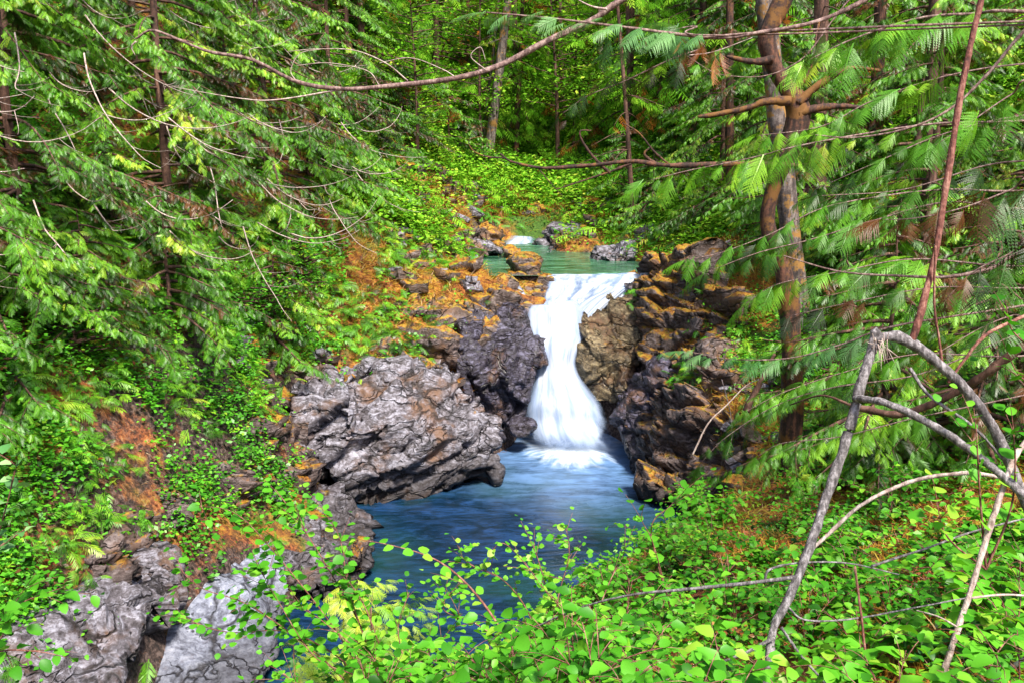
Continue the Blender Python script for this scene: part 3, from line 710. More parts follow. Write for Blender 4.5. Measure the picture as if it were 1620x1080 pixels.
G_CEDAR = [(0.0, (0.14, 0.050, 0.012)), (0.07, (0.05, 0.024, 0.006)), (0.13, (0.010, 0.030, 0.002)), (0.30, (0.035, 0.12, 0.004)), (0.54, (0.095, 0.30, 0.012)), (0.8, (0.24, 0.50, 0.022)), (1.0, (0.50, 0.62, 0.05))]
G_HERB = [(0.0, (0.16, 0.045, 0.010)), (0.06, (0.06, 0.03, 0.004)), (0.13, (0.012, 0.05, 0.003)), (0.35, (0.045, 0.23, 0.008)), (0.7, (0.12, 0.44, 0.016)), (1.0, (0.36, 0.56, 0.03))]
G_SHRUB = [(0.0, (0.012, 0.07, 0.004)), (0.35, (0.045, 0.23, 0.010)), (0.7, (0.11, 0.40, 0.02)), (0.93, (0.20, 0.50, 0.03)), (1.0, (0.28, 0.50, 0.04))]
G_FAR = [(0.0, (0.24, 0.085, 0.015)), (0.08, (0.10, 0.05, 0.010)), (0.14, (0.012, 0.035, 0.004)), (0.30, (0.06, 0.19, 0.010)), (0.52, (0.14, 0.38, 0.02)), (0.8, (0.30, 0.54, 0.04)), (1.0, (0.52, 0.58, 0.07))]
G_BLUE = [(0.0, (0.03, 0.08, 0.015)), (0.4, (0.08, 0.24, 0.06)), (1.0, (0.28, 0.48, 0.18))]
M_CEDAR = leaf_mat('cedar_leaf', G_CEDAR, 0.22); M_HERB = leaf_mat('herb_leaf', G_HERB, 0.35); M_SHRUB = leaf_mat('shrub_leaf', G_SHRUB, 0.38, 0.02)
M_FAR = leaf_mat('far_leaf', G_FAR, 0.30, 0.0); M_SILVER = leaf_mat('silvery_cedar_leaf', G_BLUE, 0.25)
M_DEAD = leaf_mat('dry_needles', [(0, (0.12, 0.03, 0.01)), (0.5, (0.34, 0.11, 0.03)), (1, (0.55, 0.30, 0.12))], 0.25)
M_STRAW = leaf_mat('moss_strands', [(0, (0.08, 0.03, 0.008)), (0.35, (0.30, 0.10, 0.015)), (0.65, (0.50, 0.30, 0.03)), (1, (0.28, 0.38, 0.04))], 0.3)
M_LITTER = leaf_mat('needle_litter', [(0, (0.05, 0.015, 0.008)), (0.5, (0.24, 0.07, 0.025)), (0.85, (0.42, 0.17, 0.06)), (1, (0.5, 0.4, 0.25))], 0.1)
M_BARKD = bark_mat('dark_bark', [(0, (0.015, 0.007, 0.005)), (0.6, (0.10, 0.045, 0.03)), (1, (0.22, 0.12, 0.09))], 12)
M_BARKM = bark_mat('mossy_bark', [(0, (0.008, 0.003, 0.002)), (0.5, (0.040, 0.016, 0.010)), (1, (0.15, 0.06, 0.035))], 16, moss=(0.14, 0.06, 0.010), mossamt=0.40)
M_BARKG = bark_mat('grey_bark', [(0, (0.015, 0.010, 0.010)), (0.5, (0.085, 0.062, 0.056)), (1, (0.27, 0.22, 0.20))], 10, moss=(0.26, 0.13, 0.03), mossamt=0.35)
M_TWIG = bark_mat('pale_twig', [(0, (0.16, 0.10, 0.09)), (0.5, (0.40, 0.30, 0.27)), (1, (0.62, 0.54, 0.48))], 30)
M_GREYW = bark_mat('weathered_branch', [(0, (0.03, 0.025, 0.028)), (0.5, (0.13, 0.115, 0.12)), (1, (0.36, 0.33, 0.35))], 40)
M_REDT = bark_mat('red_brown_stem', [(0, (0.04, 0.012, 0.01)), (0.5, (0.18, 0.06, 0.045)), (1, (0.38, 0.20, 0.15))], 30)

# ------------------------------------------------------------------ cedars
def limb_curve(rng, o, az, L, rise, droop, n=14, lift=0.10):
    s = np.linspace(0, 1, n)[:, None]
    d = np.array([math.cos(az), math.sin(az), 0.0]); side = np.array([-d[1], d[0], 0])
    bend = rng.uniform(-0.18, 0.18)
    z = rise * s - droop * s ** 1.6 + lift * s ** 5
    return o + d * L * s + side * bend * L * s ** 2 + np.array([0, 0, 1.0]) * z * L
def dress_limb(acc, rng, C, size, every, T, start=0.2, r0=0.3, hang=0.35, spread=(35, 70)):
    """flat sprays along a limb, hanging a little"""
    n = len(C); seg = np.linalg.norm(np.diff(C, axis=0), axis=1); cum = np.r_[0, np.cumsum(seg)]; L = cum[-1]
    k = max(3, int(L * (1 - start) / every)); u = np.linspace(start, 1, k)
    Pn = np.stack([np.interp(u * L, cum, C[:, j]) for j in range(3)], 1)
    Tn = nrm(np.stack([np.interp(u * L, cum, curve_frames(C)[:, j]) for j in range(3)], 1))
    for sg in (-1, 1):
        sidev = nrm(np.cross(Tn, [0, 0, 1.0])) * sg
        a = np.radians(rng.uniform(spread[0], spread[1], k))[:, None]
        f = Tn * np.cos(a) + sidev * np.sin(a); f[:, 2] -= hang * rng.uniform(-0.1, 1.3, k)
        M = rot_frames(nrm(f), np.tile([0, 0, 1.0], (k, 1)) + rng.normal(0, .25, (k, 3)), rng.normal(0, .3, k))
        sc_ = size * (1.05 - 0.55 * u) * rng.uniform(0.5, 1.3, k)
        r = np.clip(r0 + rng.normal(0, .12, k), 0, 1)
        pick = rng.integers(0, len(T), k)
        for q in range(len(T)):
            m = pick == q; acc.scatter(T[q], (M * sc_[:, None, None])[m], (Pn + rng.normal(0, .02, (k, 3)))[m], r[m])
    M = rot_frames(Tn[-1:], np.array([[0, 0, 1.0]])); acc.scatter(T[0], M * size * 0.7, Pn[-1:], np.array([r0]))
def cedar_meshes(name, seed, H=10, L0=3.0, nl=60, size=0.42, every=0.13, T=SPR, mat=None, az_range=(0, 2 * math.pi), zmin=0.3, lean=0.02, r_trunk=0.17, droop=0.75, rise=0.15, bark=None, limbs_from=0.2, dead=True):
    rng = np.random.default_rng(seed)
    tr = Acc(); fo = Acc()
    pts = [(0, 0, -0.6)] + [(lean * H * f * rng.normal(0, 1) * 0.5, lean * H * f * rng.normal(0, 1) * 0.5, H * f) for f in (0.25, 0.5, 0.75, 1.0)]
    C = tube(tr, pts, r_trunk, r_trunk * 0.12, 10, 24, rough=0.15, seed=seed)
    for k in range(nl):
        f = (k + rng.uniform(0, 1)) / nl; h = zmin + (H * 0.97 - zmin) * f
        o = np.array([np.interp(h, C[:, 2], C[:, j]) for j in range(3)]); az = rng.uniform(*az_range)
        L = L0 * (1 - f) ** 0.75 * rng.uniform(0.65, 1.1) + 0.35
        lc = limb_curve(rng, o, az, L, rise, droop * rng.uniform(.6, 1.2))
        tube(tr, lc[::2], 0.028 * (0.4 + L / L0), 0.004, 4, 8)
        cl = np.clip(0.42 + rng.normal(0, 0.24), 0.03, 0.98)      # a limb is lush or sparse, light or dark
        dress_limb(fo, rng, lc, size, every, T, limbs_from, cl)
        # side branchlets
        for q in range(int(L / 0.5)):
            u = rng.integers(4, len(lc) - 2); a2 = az + rng.choice([-1, 1]) * rng.uniform(0.5, 1.0)
            l2 = limb_curve(rng, lc[u], a2, L * rng.uniform(0.22, 0.42), -0.1, 0.5, 8)
            tube(tr, l2[::2], 0.009, 0.003, 3, 5)
            dress_limb(fo, rng, l2, size * 0.85, every, T, 0.1, cl)
    return tr.mesh(name + '_trunk', bark or M_BARKD, True), fo.mesh(name + '_crown', mat or M_CEDAR)
def twig_curve(rng, o, az, L, el=-0.6, curl=0.9, n=7):
    """pale dead twig: falls, then sweeps outward and up like a hook"""
    p = np.array(o, float); out = [p.copy()]; e = el
    for k in range(n):
        e += curl / n * rng.uniform(0.5, 1.6); az += rng.normal(0, .12)
        p = p + np.array([math.cos(az) * math.cos(e), math.sin(az) * math.cos(e), math.sin(e)]) * L / n; out.append(p.copy())
    return np.array(out)
def tree_thing(name, meshes, loc, rotz, scale, label, cat, group=None, extra=()):
    r = bpy.data.objects.new(name, None); COL.objects.link(r); r.location = loc; r.rotation_euler = (0, 0, rotz); r.scale = (scale,) * 3
    tag(r, label, cat, group)
    for nm, me in zip(('trunk', 'crown'), meshes): link(nm, me, r)
    return r

rngG = np.random.default_rng(77)
protos = [cedar_meshes('cedar%d' % k, 200 + k, H=(9, 8, 10)[k], L0=(3.2, 2.9, 3.4)[k], nl=64, size=0.215, every=0.052, r_trunk=0.10) for k in range(3)]
left_spots = [(-9.6, 8.2, 'nearest the camera in the top left corner'), (-8.3, 10.8, 'over the brown dirt patch'), (-9.8, 12.6, 'high on the left slope behind the nearest one'), (-7.5, 13.6, 'above the climbing herbs on the left slope'),
              (-8.9, 16.3, 'uphill from the big grey boulder'), (-6.6, 17.3, 'just above the big grey boulder'), (-8.2, 20.2, 'behind the mossy shelf on the left slope'), (-5.9, 21.8, 'drooping over the golden moss shelf'),
              (-7.6, 24.6, 'left of the upper pool, high up'), (-5.2, 26.2, 'beside the upper pool on the left'), (-7.2, 29.5, 'upstream beside the orange slope'), (-12.0, 10.5, 'at the left edge, highest up the bank'), (-12.2, 18.5, 'far up the left bank'), (-10.5, 24.5, 'far up the left bank above the upper pool'), (-5.8, 32.5, 'dark one above the orange slope')]
for k, (x, y, wh) in enumerate(left_spots):
    me = protos[k % 3]
    t_ = tree_thing('cedar_tree', me, (x, y, float(fast_h(x, y)) - .1), float(rngG.uniform(0, 6.28)), float(rngG.uniform(0.85, 1.1)), 'drooping green cedar ' + wh, 'tree', 'cedars crowding the left slope')
    # pale dead twigs hanging below the crown
    if k < 9:
        rz = t_.rotation_euler.z; s_ = t_.scale[0]
        for q in range(13):
            rg = np.random.default_rng(900 + k * 40 + q)
            az = rg.uniform(-1.3, 0.7); rad = rg.uniform(0.8, 2.4)
            o = np.array([math.cos(az) * rad, math.sin(az) * rad, rg.uniform(0.6, 3.6) - rad * 0.45])
            # to the tree's own frame
            c_, q_ = math.cos(-rz), math.sin(-rz)
            a_ = Acc(); C = twig_curve(rg, o, az + rg.normal(0, .25), rg.uniform(1.1, 2.6), rg.uniform(-1.35, -0.6), rg.uniform(0.7, 1.7))
            tube(a_, C, 0.014, 0.004, 4, 16)
            for z_ in range(3):
                i0 = rg.integers(2, 6); tube(a_, twig_curve(rg, C[i0], az + rg.choice([-.7, .7]), rg.uniform(.25, .7), rg.uniform(-.9, -.1), 0.6, 4), 0.005, 0.002, 3, 7)
            Vv = np.vstack(a_.V); Vv = np.stack([Vv[:, 0] * c_ - Vv[:, 1] * q_, Vv[:, 0] * q_ + Vv[:, 1] * c_, Vv[:, 2]], 1) / s_
            link('dead_twig', mesh_from('dead_twig', Vv, np.vstack(a_.Q), M_TWIG), t_)

# ------------------------------------------------------------------ forest behind the upper pool and up the slopes
def leafy_tree(name, seed, H=9, R=2.2, n=2600, leaf=0.16, bark=None, z0=0.25, mat=None, r_trunk=0.10):
    rng = np.random.default_rng(seed); tr = Acc(); fo = Acc()
    C = tube(tr, [(0, 0, -.6), (rng.normal(0, .1), rng.normal(0, .1), H * .4), (rng.normal(0, .35), rng.normal(0, .35), H)], r_trunk, 0.02, 7, 14, rough=0.1, seed=seed)
    nc = 46
    for k in range(nc):
        f = z0 + (1 - z0) * (k + .5) / nc; h = H * f; o = np.array([np.interp(h, C[:, 2], C[:, j]) for j in range(3)])
        az = rng.uniform(0, 6.28); L = R * math.sin(math.pi * min(.97, .15 + .8 * (f - z0) / (1 - z0))) ** .6 * rng.uniform(.5, 1.1)
        lc = limb_curve(rng, o, az, L, 0.35, 0.25); tube(tr, lc[::3], .03, .006, 4, 6)
        m = n // nc; u = rng.uniform(.3, 1.05, m); i0 = np.clip((u * (len(lc) - 1)).astype(int), 0, len(lc) - 1)
        p = lc[i0] + rng.normal(0, .22, (m, 3)) * np.array([1.2, 1.2, .5])
        f_ = rng.normal(0, 1, (m, 3)); f_[:, 2] *= .3
        M = rot_frames(nrm(f_), np.tile([0, 0, 1.0], (m, 1)) + rng.normal(0, .4, (m, 3)))
        fo.scatter(LEAF_LO, M * (leaf * rng.uniform(.6, 1.3, m))[:, None, None], p, np.clip(rng.normal(.5, .16) + rng.normal(0, .15, m), 0, 1))
    return tr.mesh(name + '_trunk', bark or M_BARKD, True), fo.mesh(name + '_crown', mat or M_FAR)
far_c = [cedar_meshes('farcedar%d' % k, 300 + k, H=(15, 13)[k], L0=2.8, nl=70, size=0.7, every=0.30, T=SPR_LO, mat=M_FAR, r_trunk=0.16, zmin=1.0, bark=M_BARKD) for k in range(2)]
far_l = [leafy_tree('leafy%d' % k, 320 + k, H=(8, 6, 10)[k], R=(2.4, 2.0, 2.6)[k]) for k in range(3)]
far_b = [leafy_tree('bush%d' % k, 340 + k, H=(2.6, 2.0)[k], R=(1.5, 1.2)[k], n=2200, leaf=0.12, z0=0.1, r_trunk=0.04) for k in range(2)]
# slender trunks that can be told apart: (px top, py top, px foot, py foot, distance, radius m, bark)
slim = [((630, -20), (626, 60), 47, .17, M_BARKG, 'pale trunked slender tree left of the others in the far forest'), ((706, -20), (694, 72), 44, .20, M_BARKM, 'brown leaning slender trunk near the top centre left'),
        ((803, 0), (776, 220), 39, .24, M_BARKG, 'tallest leaning grey trunk at the centre of the far forest'), ((737, 40), (733, 182), 42, .13, M_BARKM, 'thin brown trunk left of the tall leaning grey one'),
        ((776, 110), (767, 192), 40, .10, M_BARKG, 'thin pale stem just left of the tall grey trunk'), ((823, 80), (817, 228), 41, .13, M_BARKM, 'thin mossy trunk right of the tall leaning grey one'),
        ((988, 60), (992, 215), 38, .13, M_BARKD, 'slender dark trunk right of centre in the far forest'), ((990, 200), (1003, 372), 29.5, .09, M_BARKD, 'thin dark young tree by the right shore of the upper pool'),
        ((888, 20), (890, 150), 48, .14, M_BARKD, 'slim dark trunk above the gully behind the pool'), ((1040, -20), (1046, 170), 36, .14, M_BARKG, 'slim grey trunk behind the red needle sprays'),
        ((575, -20), (577, 60), 45, .14, M_BARKM, 'reddish slim trunk at the left of the far forest'), ((1098, 20), (1100, 200), 34, .13, M_BARKD, 'dark slim trunk between the right thickets'),
        ((1160, -20), (1156, 250), 27, .14, M_BARKM, 'mossy slim trunk left of the forked mossy tree'), ((945, -20), (950, 120), 52, .16, M_BARKG, 'distant grey trunk near the top centre')]
for k, (a, b, Y, r, bk, lab) in enumerate(slim):
    A_, B_ = np.array(P(a[0], a[1], Y)), np.array(P(b[0], b[1], Y)); d = (A_ - B_); g = float(fast_h(B_[0], B_[1]))
    base = B_ + d / d[2] * (min(g, B_[2]) - B_[2]); top = A_ + d / d[2] * 6
    Hh = top[2] - base[2]; tr = Acc(); fo = Acc(); rg = np.random.default_rng(400 + k)
    C = tube(tr, [np.zeros(3) - d / d[2] * .8, (top - base) * .5 + [rg.normal(0, .1), 0, 0], top - base], r, r * .45, 9, 20, rough=.15, seed=k)
    for q in range(22):
        f = rg.uniform(.3, 1); o = C[int(f * 19)]; lc = limb_curve(rg, o, rg.uniform(0, 6.28), rg.uniform(.8, 2.2), .1, .5)
        tube(tr, lc[::2], .02, .004, 4, 7); 
        if rg.uniform() < .65: dress_limb(fo, rg, lc, .6, .3, SPR_LO, .3, rg.uniform(.2, .8))
    o = bpy.data.objects.new('slender_tree', None); COL.objects.link(o); o.location = base; tag(o, lab, 'tree')
    link('trunk', tr.mesh('slim_trunk', bk, True), o); link('crown', fo.mesh('slim_crown', M_FAR), o)
spots = []
for k in range(3000):
    y = 31 + 62 * rngG.uniform() ** 1.3; x = rngG.uniform(-0.62, 0.62) * (y + 6)
    if y < 37 and -2.6 < x < 4.5: continue
    if any((x - a) ** 2 + (y - b) ** 2 < (1.3 + .018 * y) ** 2 for a, b in spots): continue
    spots.append((x, y))
    if len(spots) >= 230: break
for k, (x, y) in enumerate(spots):
    u = rngG.uniform()
    if u < .30: me, nm, lab, cat, grp = far_c[k % 2], 'conifer_tree', 'dark feathery conifer on the forested hillside upstream', 'tree', 'conifers on the far hillside'
    elif u < .62: me, nm, lab, cat, grp = far_l[k % 3], 'broadleaf_tree', 'light green broadleaf tree on the forested hillside upstream', 'tree', 'broadleaf trees on the far hillside'
    else: me, nm, lab, cat, grp = far_b[k % 2], 'bush', 'low leafy bush among the trees upstream of the pool', 'shrub', 'bushes on the far hillside'
    tree_thing(nm, me, (x, y, float(fast_h(x, y)) - .2), float(rngG.uniform(0, 6.28)), float(rngG.uniform(.75, 1.25)), lab, cat, grp)
sap = [cedar_meshes('sapling%d' % k, 560 + k, H=(3.0, 2.4)[k], L0=(1.7, 1.4)[k], nl=30, size=0.24, every=0.055, r_trunk=0.05, droop=.45, rise=.1, zmin=.15) for k in range(2)]
for k, (x, y) in enumerate([(-6.6, 11.2), (-5.7, 14.6), (-5.9, 16.4), (-5.0, 18.4), (-7.4, 9.0), (-6.3, 13.0), (-4.3, 27.2), (-6.8, 15.2), (-7.2, 12.0), (-8.0, 8.0), (-5.3, 23.4), (-4.0, 33.5), (-2.6, 37.5),
                        (5.0, 12.6), (6.4, 11.6), (7.8, 12.8), (5.6, 14.8), (7.0, 16.2), (8.8, 14.6), (6.6, 21.0), (7.6, 19.2), (9.6, 16.8), (4.6, 10.6), (5.3, 9.6), (6.4, 9.4), (4.9, 11.5), (5.9, 10.4), (5.6, 26.2), (4.6, 29.4), (10.2, 19.2), (4.2, 33.5), (6.5, 33), (8.2, 10.6)]):
    side = 'left' if x < 0 else 'right'
    tree_thing('cedar_sapling', sap[k % 2], (x, y, float(fast_h(x, y)) - .06), float(rngG.uniform(0, 6.28)), float(rngG.uniform(.75, 1.15)), 'young feathery cedar growing low on the %s bank' % side, 'tree', 'young cedars on the %s bank' % side)
# right middle distance: cedars and bushes on the gentle bank
right_c = [cedar_meshes('rcedar%d' % k, 500 + k, H=(6.5, 8)[k], L0=2.6, nl=34, size=0.32, every=0.08, r_trunk=0.12, droop=.55, rise=0.2, zmin=1.2) for k in range(2)]
for k, (x, y, wh) in enumerate([(9.3, 13.2, 'at the right edge of the picture'), (8.0, 17.2, 'behind the leaning brown stem'), (6.4, 19.6, 'behind the forked mossy tree'), (11.5, 16.5, 'deep in the right thicket'), (9.6, 21.5, 'beyond the bright clearing on the right'), (12.8, 21.0, 'beyond the right edge cedar'),
                                (7.0, 24.5, 'above the right cliff'), (10.5, 26.5, 'high on the right bank'), (14.5, 26, 'at the far right on the slope'), (6.6, 28.5, 'right of the upper pool'), (9.0, 31, 'upstream on the right bank'), (13.5, 31.5, 'far up the right bank')]):
    tree_thing('cedar_tree', right_c[k % 2] if k < 4 else protos[k % 3], (x, y, float(fast_h(x, y)) - .1), float(rngG.uniform(0, 6.28)), float(rngG.uniform(.8, 1.05)), 'green cedar ' + wh, 'tree', 'cedars on the right bank')
bush_m = [leafy_tree('nbush%d' % k, 360 + k, H=(1.3, 1.0)[k], R=(.85, .7)[k], n=1500, leaf=0.075, z0=0.08, r_trunk=0.02, mat=M_HERB) for k in range(2)]
places = [(5.2, 13.5), (6.8, 14.5), (8.6, 15.2), (5.5, 17), (7.2, 18.6), (9.5, 18.6), (7.8, 21.2), (6.2, 23.4), (8.2, 24), (4.8, 28), (6.2, 30.5), (4.4, 31), (-1.2, 38), (1.2, 37.5), (3.6, 37),
          (-5.4, 17.9), (-4.7, 19.8), (-5.8, 15.6), (-6.4, 12.6), (-6.8, 10.4), (10.5, 13.5), (7.6, 12.4), (6.6, 11.2)]
for k, (x, y) in enumerate(places):
    side = 'right' if x > 0 else 'left'
    tree_thing('bush', bush_m[k % 2], (x, y, float(fast_h(x, y)) - .08), float(rngG.uniform(0, 6.28)), float(rngG.uniform(.7, 1.2)), 'small bright green bush on the %s bank of the gorge' % side, 'shrub', 'bushes on the %s bank' % side)

# ------------------------------------------------------------------ ground cover (nobody could count it)
def cover(name, label, cat, n, dens, T, size, mat, per=1, spreadr=0.1, up=0.8, seed=0, hgt=0.05, r_mu=.5, tilt=.5):
    rng = np.random.default_rng(seed); X = []; Y_ = []
    got = 0
    while got < n:
        m = 40000; y = 2 + 50 * rng.uniform(0, 1, m) ** 1.6; x = rng.uniform(-.66, .66, m) * (y + 2)
        keep = rng.uniform(0, 1, m) < dens(x, y); X.append(x[keep]); Y_.append(y[keep]); got += keep.sum()
        if len(X) > 60: break
    x = np.concatenate(X)[:n]; y = np.concatenate(Y_)[:n]; n = len(x)
    h = fast_h(x, y); N = fast_n(x, y)
    dl = poly_sd(x, y, LOWER); du = poly_sd(x, y, UPPER); ok = (dl > .12) & (du > .3) & (N[:, 2] > .28)
    x, y, h, N = x[ok], y[ok], h[ok], N[ok]; n = len(x)
    cl = np.clip(rng.normal(r_mu, .15, n), 0, 1)
    A = Acc(); ctr = np.stack([x, y, h], 1)
    far = 1 + np.clip((y - 12) / 30, 0, 1.2)
    for q in range(per):
        off = rng.normal(0, spreadr, (n, 3)) * far[:, None]; off[:, 2] = np.abs(off[:, 2]) * .5
        p = ctr + off - N * (off * N).sum(1)[:, None] + N * (hgt * rng.uniform(.1, 1.3, n) * far)[:, None]
        f = rng.normal(0, 1, (n, 3)); f[:, 2] = f[:, 2] * .3 + (tilt if T is BLADE else 0)
        Mx = rot_frames(nrm(f), N * .6 + np.array([0, 0, up]) + rng.normal(0, .35, (n, 3)))
        A.scatter(T, Mx * (size * rng.uniform(.55, 1.3, n) * far)[:, None, None], p, np.clip(cl + rng.normal(0, .12, n), 0, 1))
    return tag(link(name, A.mesh(name, mat)), label, cat, kind='stuff')
def nz2(x, y, s, seed): return fbm(np.stack([x * s, y * s, 0 * x], 1), 3, seed)
def shelf(x, y):
    return 1 - .85 * (sstep(2.6, 1.4, np.hypot((x + 2.4) / 1.0, (y - 21.5) / 1.4)) + sstep(2.4, 1.2, np.hypot(x + 3.4, (y - 30.5) / 1.6)) + sstep(2.4, 1.2, np.hypot(x - 5.0, (y - 21.5) / 1.5))).clip(0, 1)
def d_left_herb(x, y):
    m = (x < -1.0) & (y < 22) & (x > -13)
    m = m * (.06 + .94 * sstep(.7, 1.5, poly_sd(x, y, LOWER)))
    return m * (.05 + .95 * sstep(-.06, .10, nz2(x, y, 1.1, 41) + .45 * nz2(x, y, 4.0, 51))) * shelf(x, y) * np.clip(14 / (y + 2), .3, 1)
def d_right_herb(x, y):
    edge_ = .25 + .75 * sstep(.6, 1.8, poly_sd(x, y, LOWER))
    m = (x > 0) | ((x > -1.3) & (y < 9)); m &= ~((x < 4.4) & (y > 12.5) & (y < 23))
    return m * edge_ * (y < 34) * (.03 + .97 * sstep(-.02, .15, nz2(x, y, 1.1, 42) + .5 * nz2(x, y, 3.5, 52))) * np.clip((y - 4) / 9, .05, 1)
cover('ground_cover_herbs', 'bright green small leaved herbs carpeting the left slope', 'ground cover', 3700, d_left_herb, LEAF_LO, .075, M_HERB, per=20, spreadr=.15, hgt=.20, seed=1)
cover('slope_ferns', 'small dark green ferny plants mixed in on the left slope', 'ground cover', 3800, lambda x, y: (x < -1.5) * (y < 24) * sstep(-.2, .2, nz2(x, y, 1.3, 61)) * (.05 + .95 * sstep(.8, 1.6, poly_sd(x, y, LOWER))), SPR[1], .24, M_CEDAR, per=5, spreadr=.12, hgt=.10, seed=8, r_mu=.5)
cover('ground_cover_leaves', 'green and yellow undergrowth leaves carpeting the right bank', 'ground cover', 6500, d_right_herb, LEAF_LO, .065, M_HERB, per=13, spreadr=.14, hgt=.14, seed=2, r_mu=.6)
cover('forest_undergrowth', 'mixed green undergrowth covering the hillsides upstream', 'ground cover', 20000, lambda x, y: (y > 24) * sstep(-.12, .10, nz2(x, y, .5, 43) + .5 * nz2(x, y, 1.8, 53)) * shelf(x, y) * sstep(.6, 1.8, poly_sd(x, y, UPPER)), LEAF_LO, .10, M_FAR, per=13, spreadr=.28, hgt=.35, seed=3, r_mu=.55)
cover('moss_strands', 'golden orange moss and dry grass strands on the rock shelves', 'moss', 22000, lambda x, y: ((y > 15) & (y < 40) & (abs(x - 1) < 9)) * np.maximum(sstep(-.05, .2, nz2(x, y, .8, 44)), 1 - shelf(x, y)) + ((x > 2) & (y < 15)) * .25, BLADE, .16, M_STRAW, per=8, spreadr=.10, hgt=.01, seed=4, tilt=.7)
cover('hillside_ferns', 'feathery ferns and seedlings over the hillsides upstream', 'ground cover', 5000, lambda x, y: (y > 23) * shelf(x, y) * sstep(.6, 1.8, poly_sd(x, y, UPPER)), SPR_LO[0], .34, M_FAR, per=6, spreadr=.25, hgt=.25, seed=9, r_mu=.45)
cover('needle_litter', 'red brown fallen needles littering the soil', 'litter', 22000, lambda x, y: (y < 20) * (.35 + .65 * (x > 0)), BLADE, .07, M_LITTER, per=8, spreadr=.12, hgt=.006, seed=5, tilt=0)

cover('shelf_ferns', 'small light green ferny plants on the golden moss shelf', 'ground cover', 1100, lambda x, y: ((y > 16) & (y < 34) & (x > -6) & (x < 8)) * sstep(.05, .25, nz2(x, y, 1.1, 47)), SPR[0], .20, M_HERB, per=7, spreadr=.10, hgt=.10, seed=7, r_mu=.6)
def cube_stone():
    V = []; Q = []; n = 3
    for ax in range(3):
        for sg in (-1, 1):
            b = len(V)
            for i in range(n + 1):
                for j in range(n + 1):
                    p = [0, 0, 0]; p[ax] = sg; p[(ax + 1) % 3] = -1 + 2 * i / n; p[(ax + 2) % 3] = (-1 + 2 * j / n); p = np.array(p, float); p /= np.linalg.norm(p) ** .45
                    V.append(p)
            for i in range(n):
                for j in range(n):
                    q = [b + i * (n + 1) + j, b + (i + 1) * (n + 1) + j, b + (i + 1) * (n + 1) + j + 1, b + i * (n + 1) + j + 1]; Q.append(q if sg > 0 else q[::-1])
    V = np.array(V); V = V * (1 + .5 * fbm(V * 1.1, 3, 4))[:, None] * [1, .7, .45]; V[:, 2] += V[:, 0] * .25
    return V * .5, np.array(Q)
STONE = cube_stone()
for nm, lab, mt_, n_, sz, sd in (('rubble', 'loose broken stones along the waterline and shelves', M_PALE, 260, .34, 11), ('rubble', 'mossy broken stones scattered over both banks', M_BROWN, 420, .40, 12)):
    def d_(x, y):
        a = poly_sd(x, y, UPPER); b = poly_sd(x, y, LOWER); return ((a < 2.6) | ((b < 1.6) & (y > 14))) * (y < 40) * .8
    cover(nm, lab, 'stones', n_, d_, STONE, sz, mt_, per=1, spreadr=.02, hgt=.05, seed=sd, up=1.0)
# ------------------------------------------------------------------ the mossy forked tree and the overhanging cedars on the right
def px_path(pts, Y=None): return np.array([P(p[0], p[1], p[2] if len(p) > 2 else Y) for p in pts])
def group_thing(name, loc, label, cat, group=None):
    o = bpy.data.objects.new(name, None); COL.objects.link(o); o.location = loc; return tag(o, label, cat, group)
def part(name, acc, mat, root, smooth=False, mesh_name=None):
    top = root
    while top.parent: top = top.parent
    V = np.vstack(acc.V) - np.array(top.location)
    return link(name, mesh_from(mesh_name or name, V, np.vstack(acc.Q), mat, {'rnd': np.concatenate(acc.R)}, smooth), root)
def fronds(acc, rng, path, size, every, T=SPR_HI, start=0.0, mu=.6, hang=.5, spread=(25, 60), dense=1):
    C = spline(path, 24)
    for _ in range(dense): dress_limb(acc, rng, C, size, every, T, start, mu - .17, hang, spread)
def gz(px, py, Y): a = P(px, py, Y); return a[0], a[1]

M_LIMB = bark_mat('red_grey_limb', [(0, (0.04, 0.02, 0.018)), (0.5, (0.17, 0.10, 0.09)), (1, (0.36, 0.26, 0.23))], 40)
rg = np.random.default_rng(5)
Ym = 11.5
bx, by = gz(1250, 800, Ym)
mt = group_thing('mossy_tree', (bx, by, float(fast_h(bx, by)) - .2), 'crooked forked tree with red brown mossy bark on the right bank', 'tree')
a = Acc()
tube(a, np.vstack([[(bx, by, mt.location.z)], px_path([(1248, 740), (1252, 640), (1250, 520), (1238, 420), (1214, 360), (1222, 300), (1248, 232), (1262, 180), (1244, 140), (1222, 100), (1214, 55), (1238, 5), (1262, -60), (1270, -160)], Ym)]), .2, .1, 12, 70, rough=.35, seed=3, radii=[.24, .18, .15, .13, .11, .10, .11, .15, .14, .12, .12, .11, .11, .1, .07])
part('trunk', a, M_BARKM, mt, True, 'mossy_trunk')
for pts in ([(1262, 165), (1285, 142), (1315, 122), (1345, 108), (1392, 112)], [(1262, 180), (1290, 172), (1330, 168), (1370, 172)], [(1318, 120), (1312, 95), (1306, 85), (1290, 100), (1268, 135)],
            [(1250, 160), (1210, 162), (1180, 172), (1130, 182), (1105, 185)], [(1222, 95), (1190, 98), (1150, 90)]):
    a = Acc(); tube(a, px_path(pts, Ym - .1), .06, .02, 7, 24, rough=.5, seed=len(pts)); part('bough', a, M_BARKM, mt, True, 'mossy_bough')
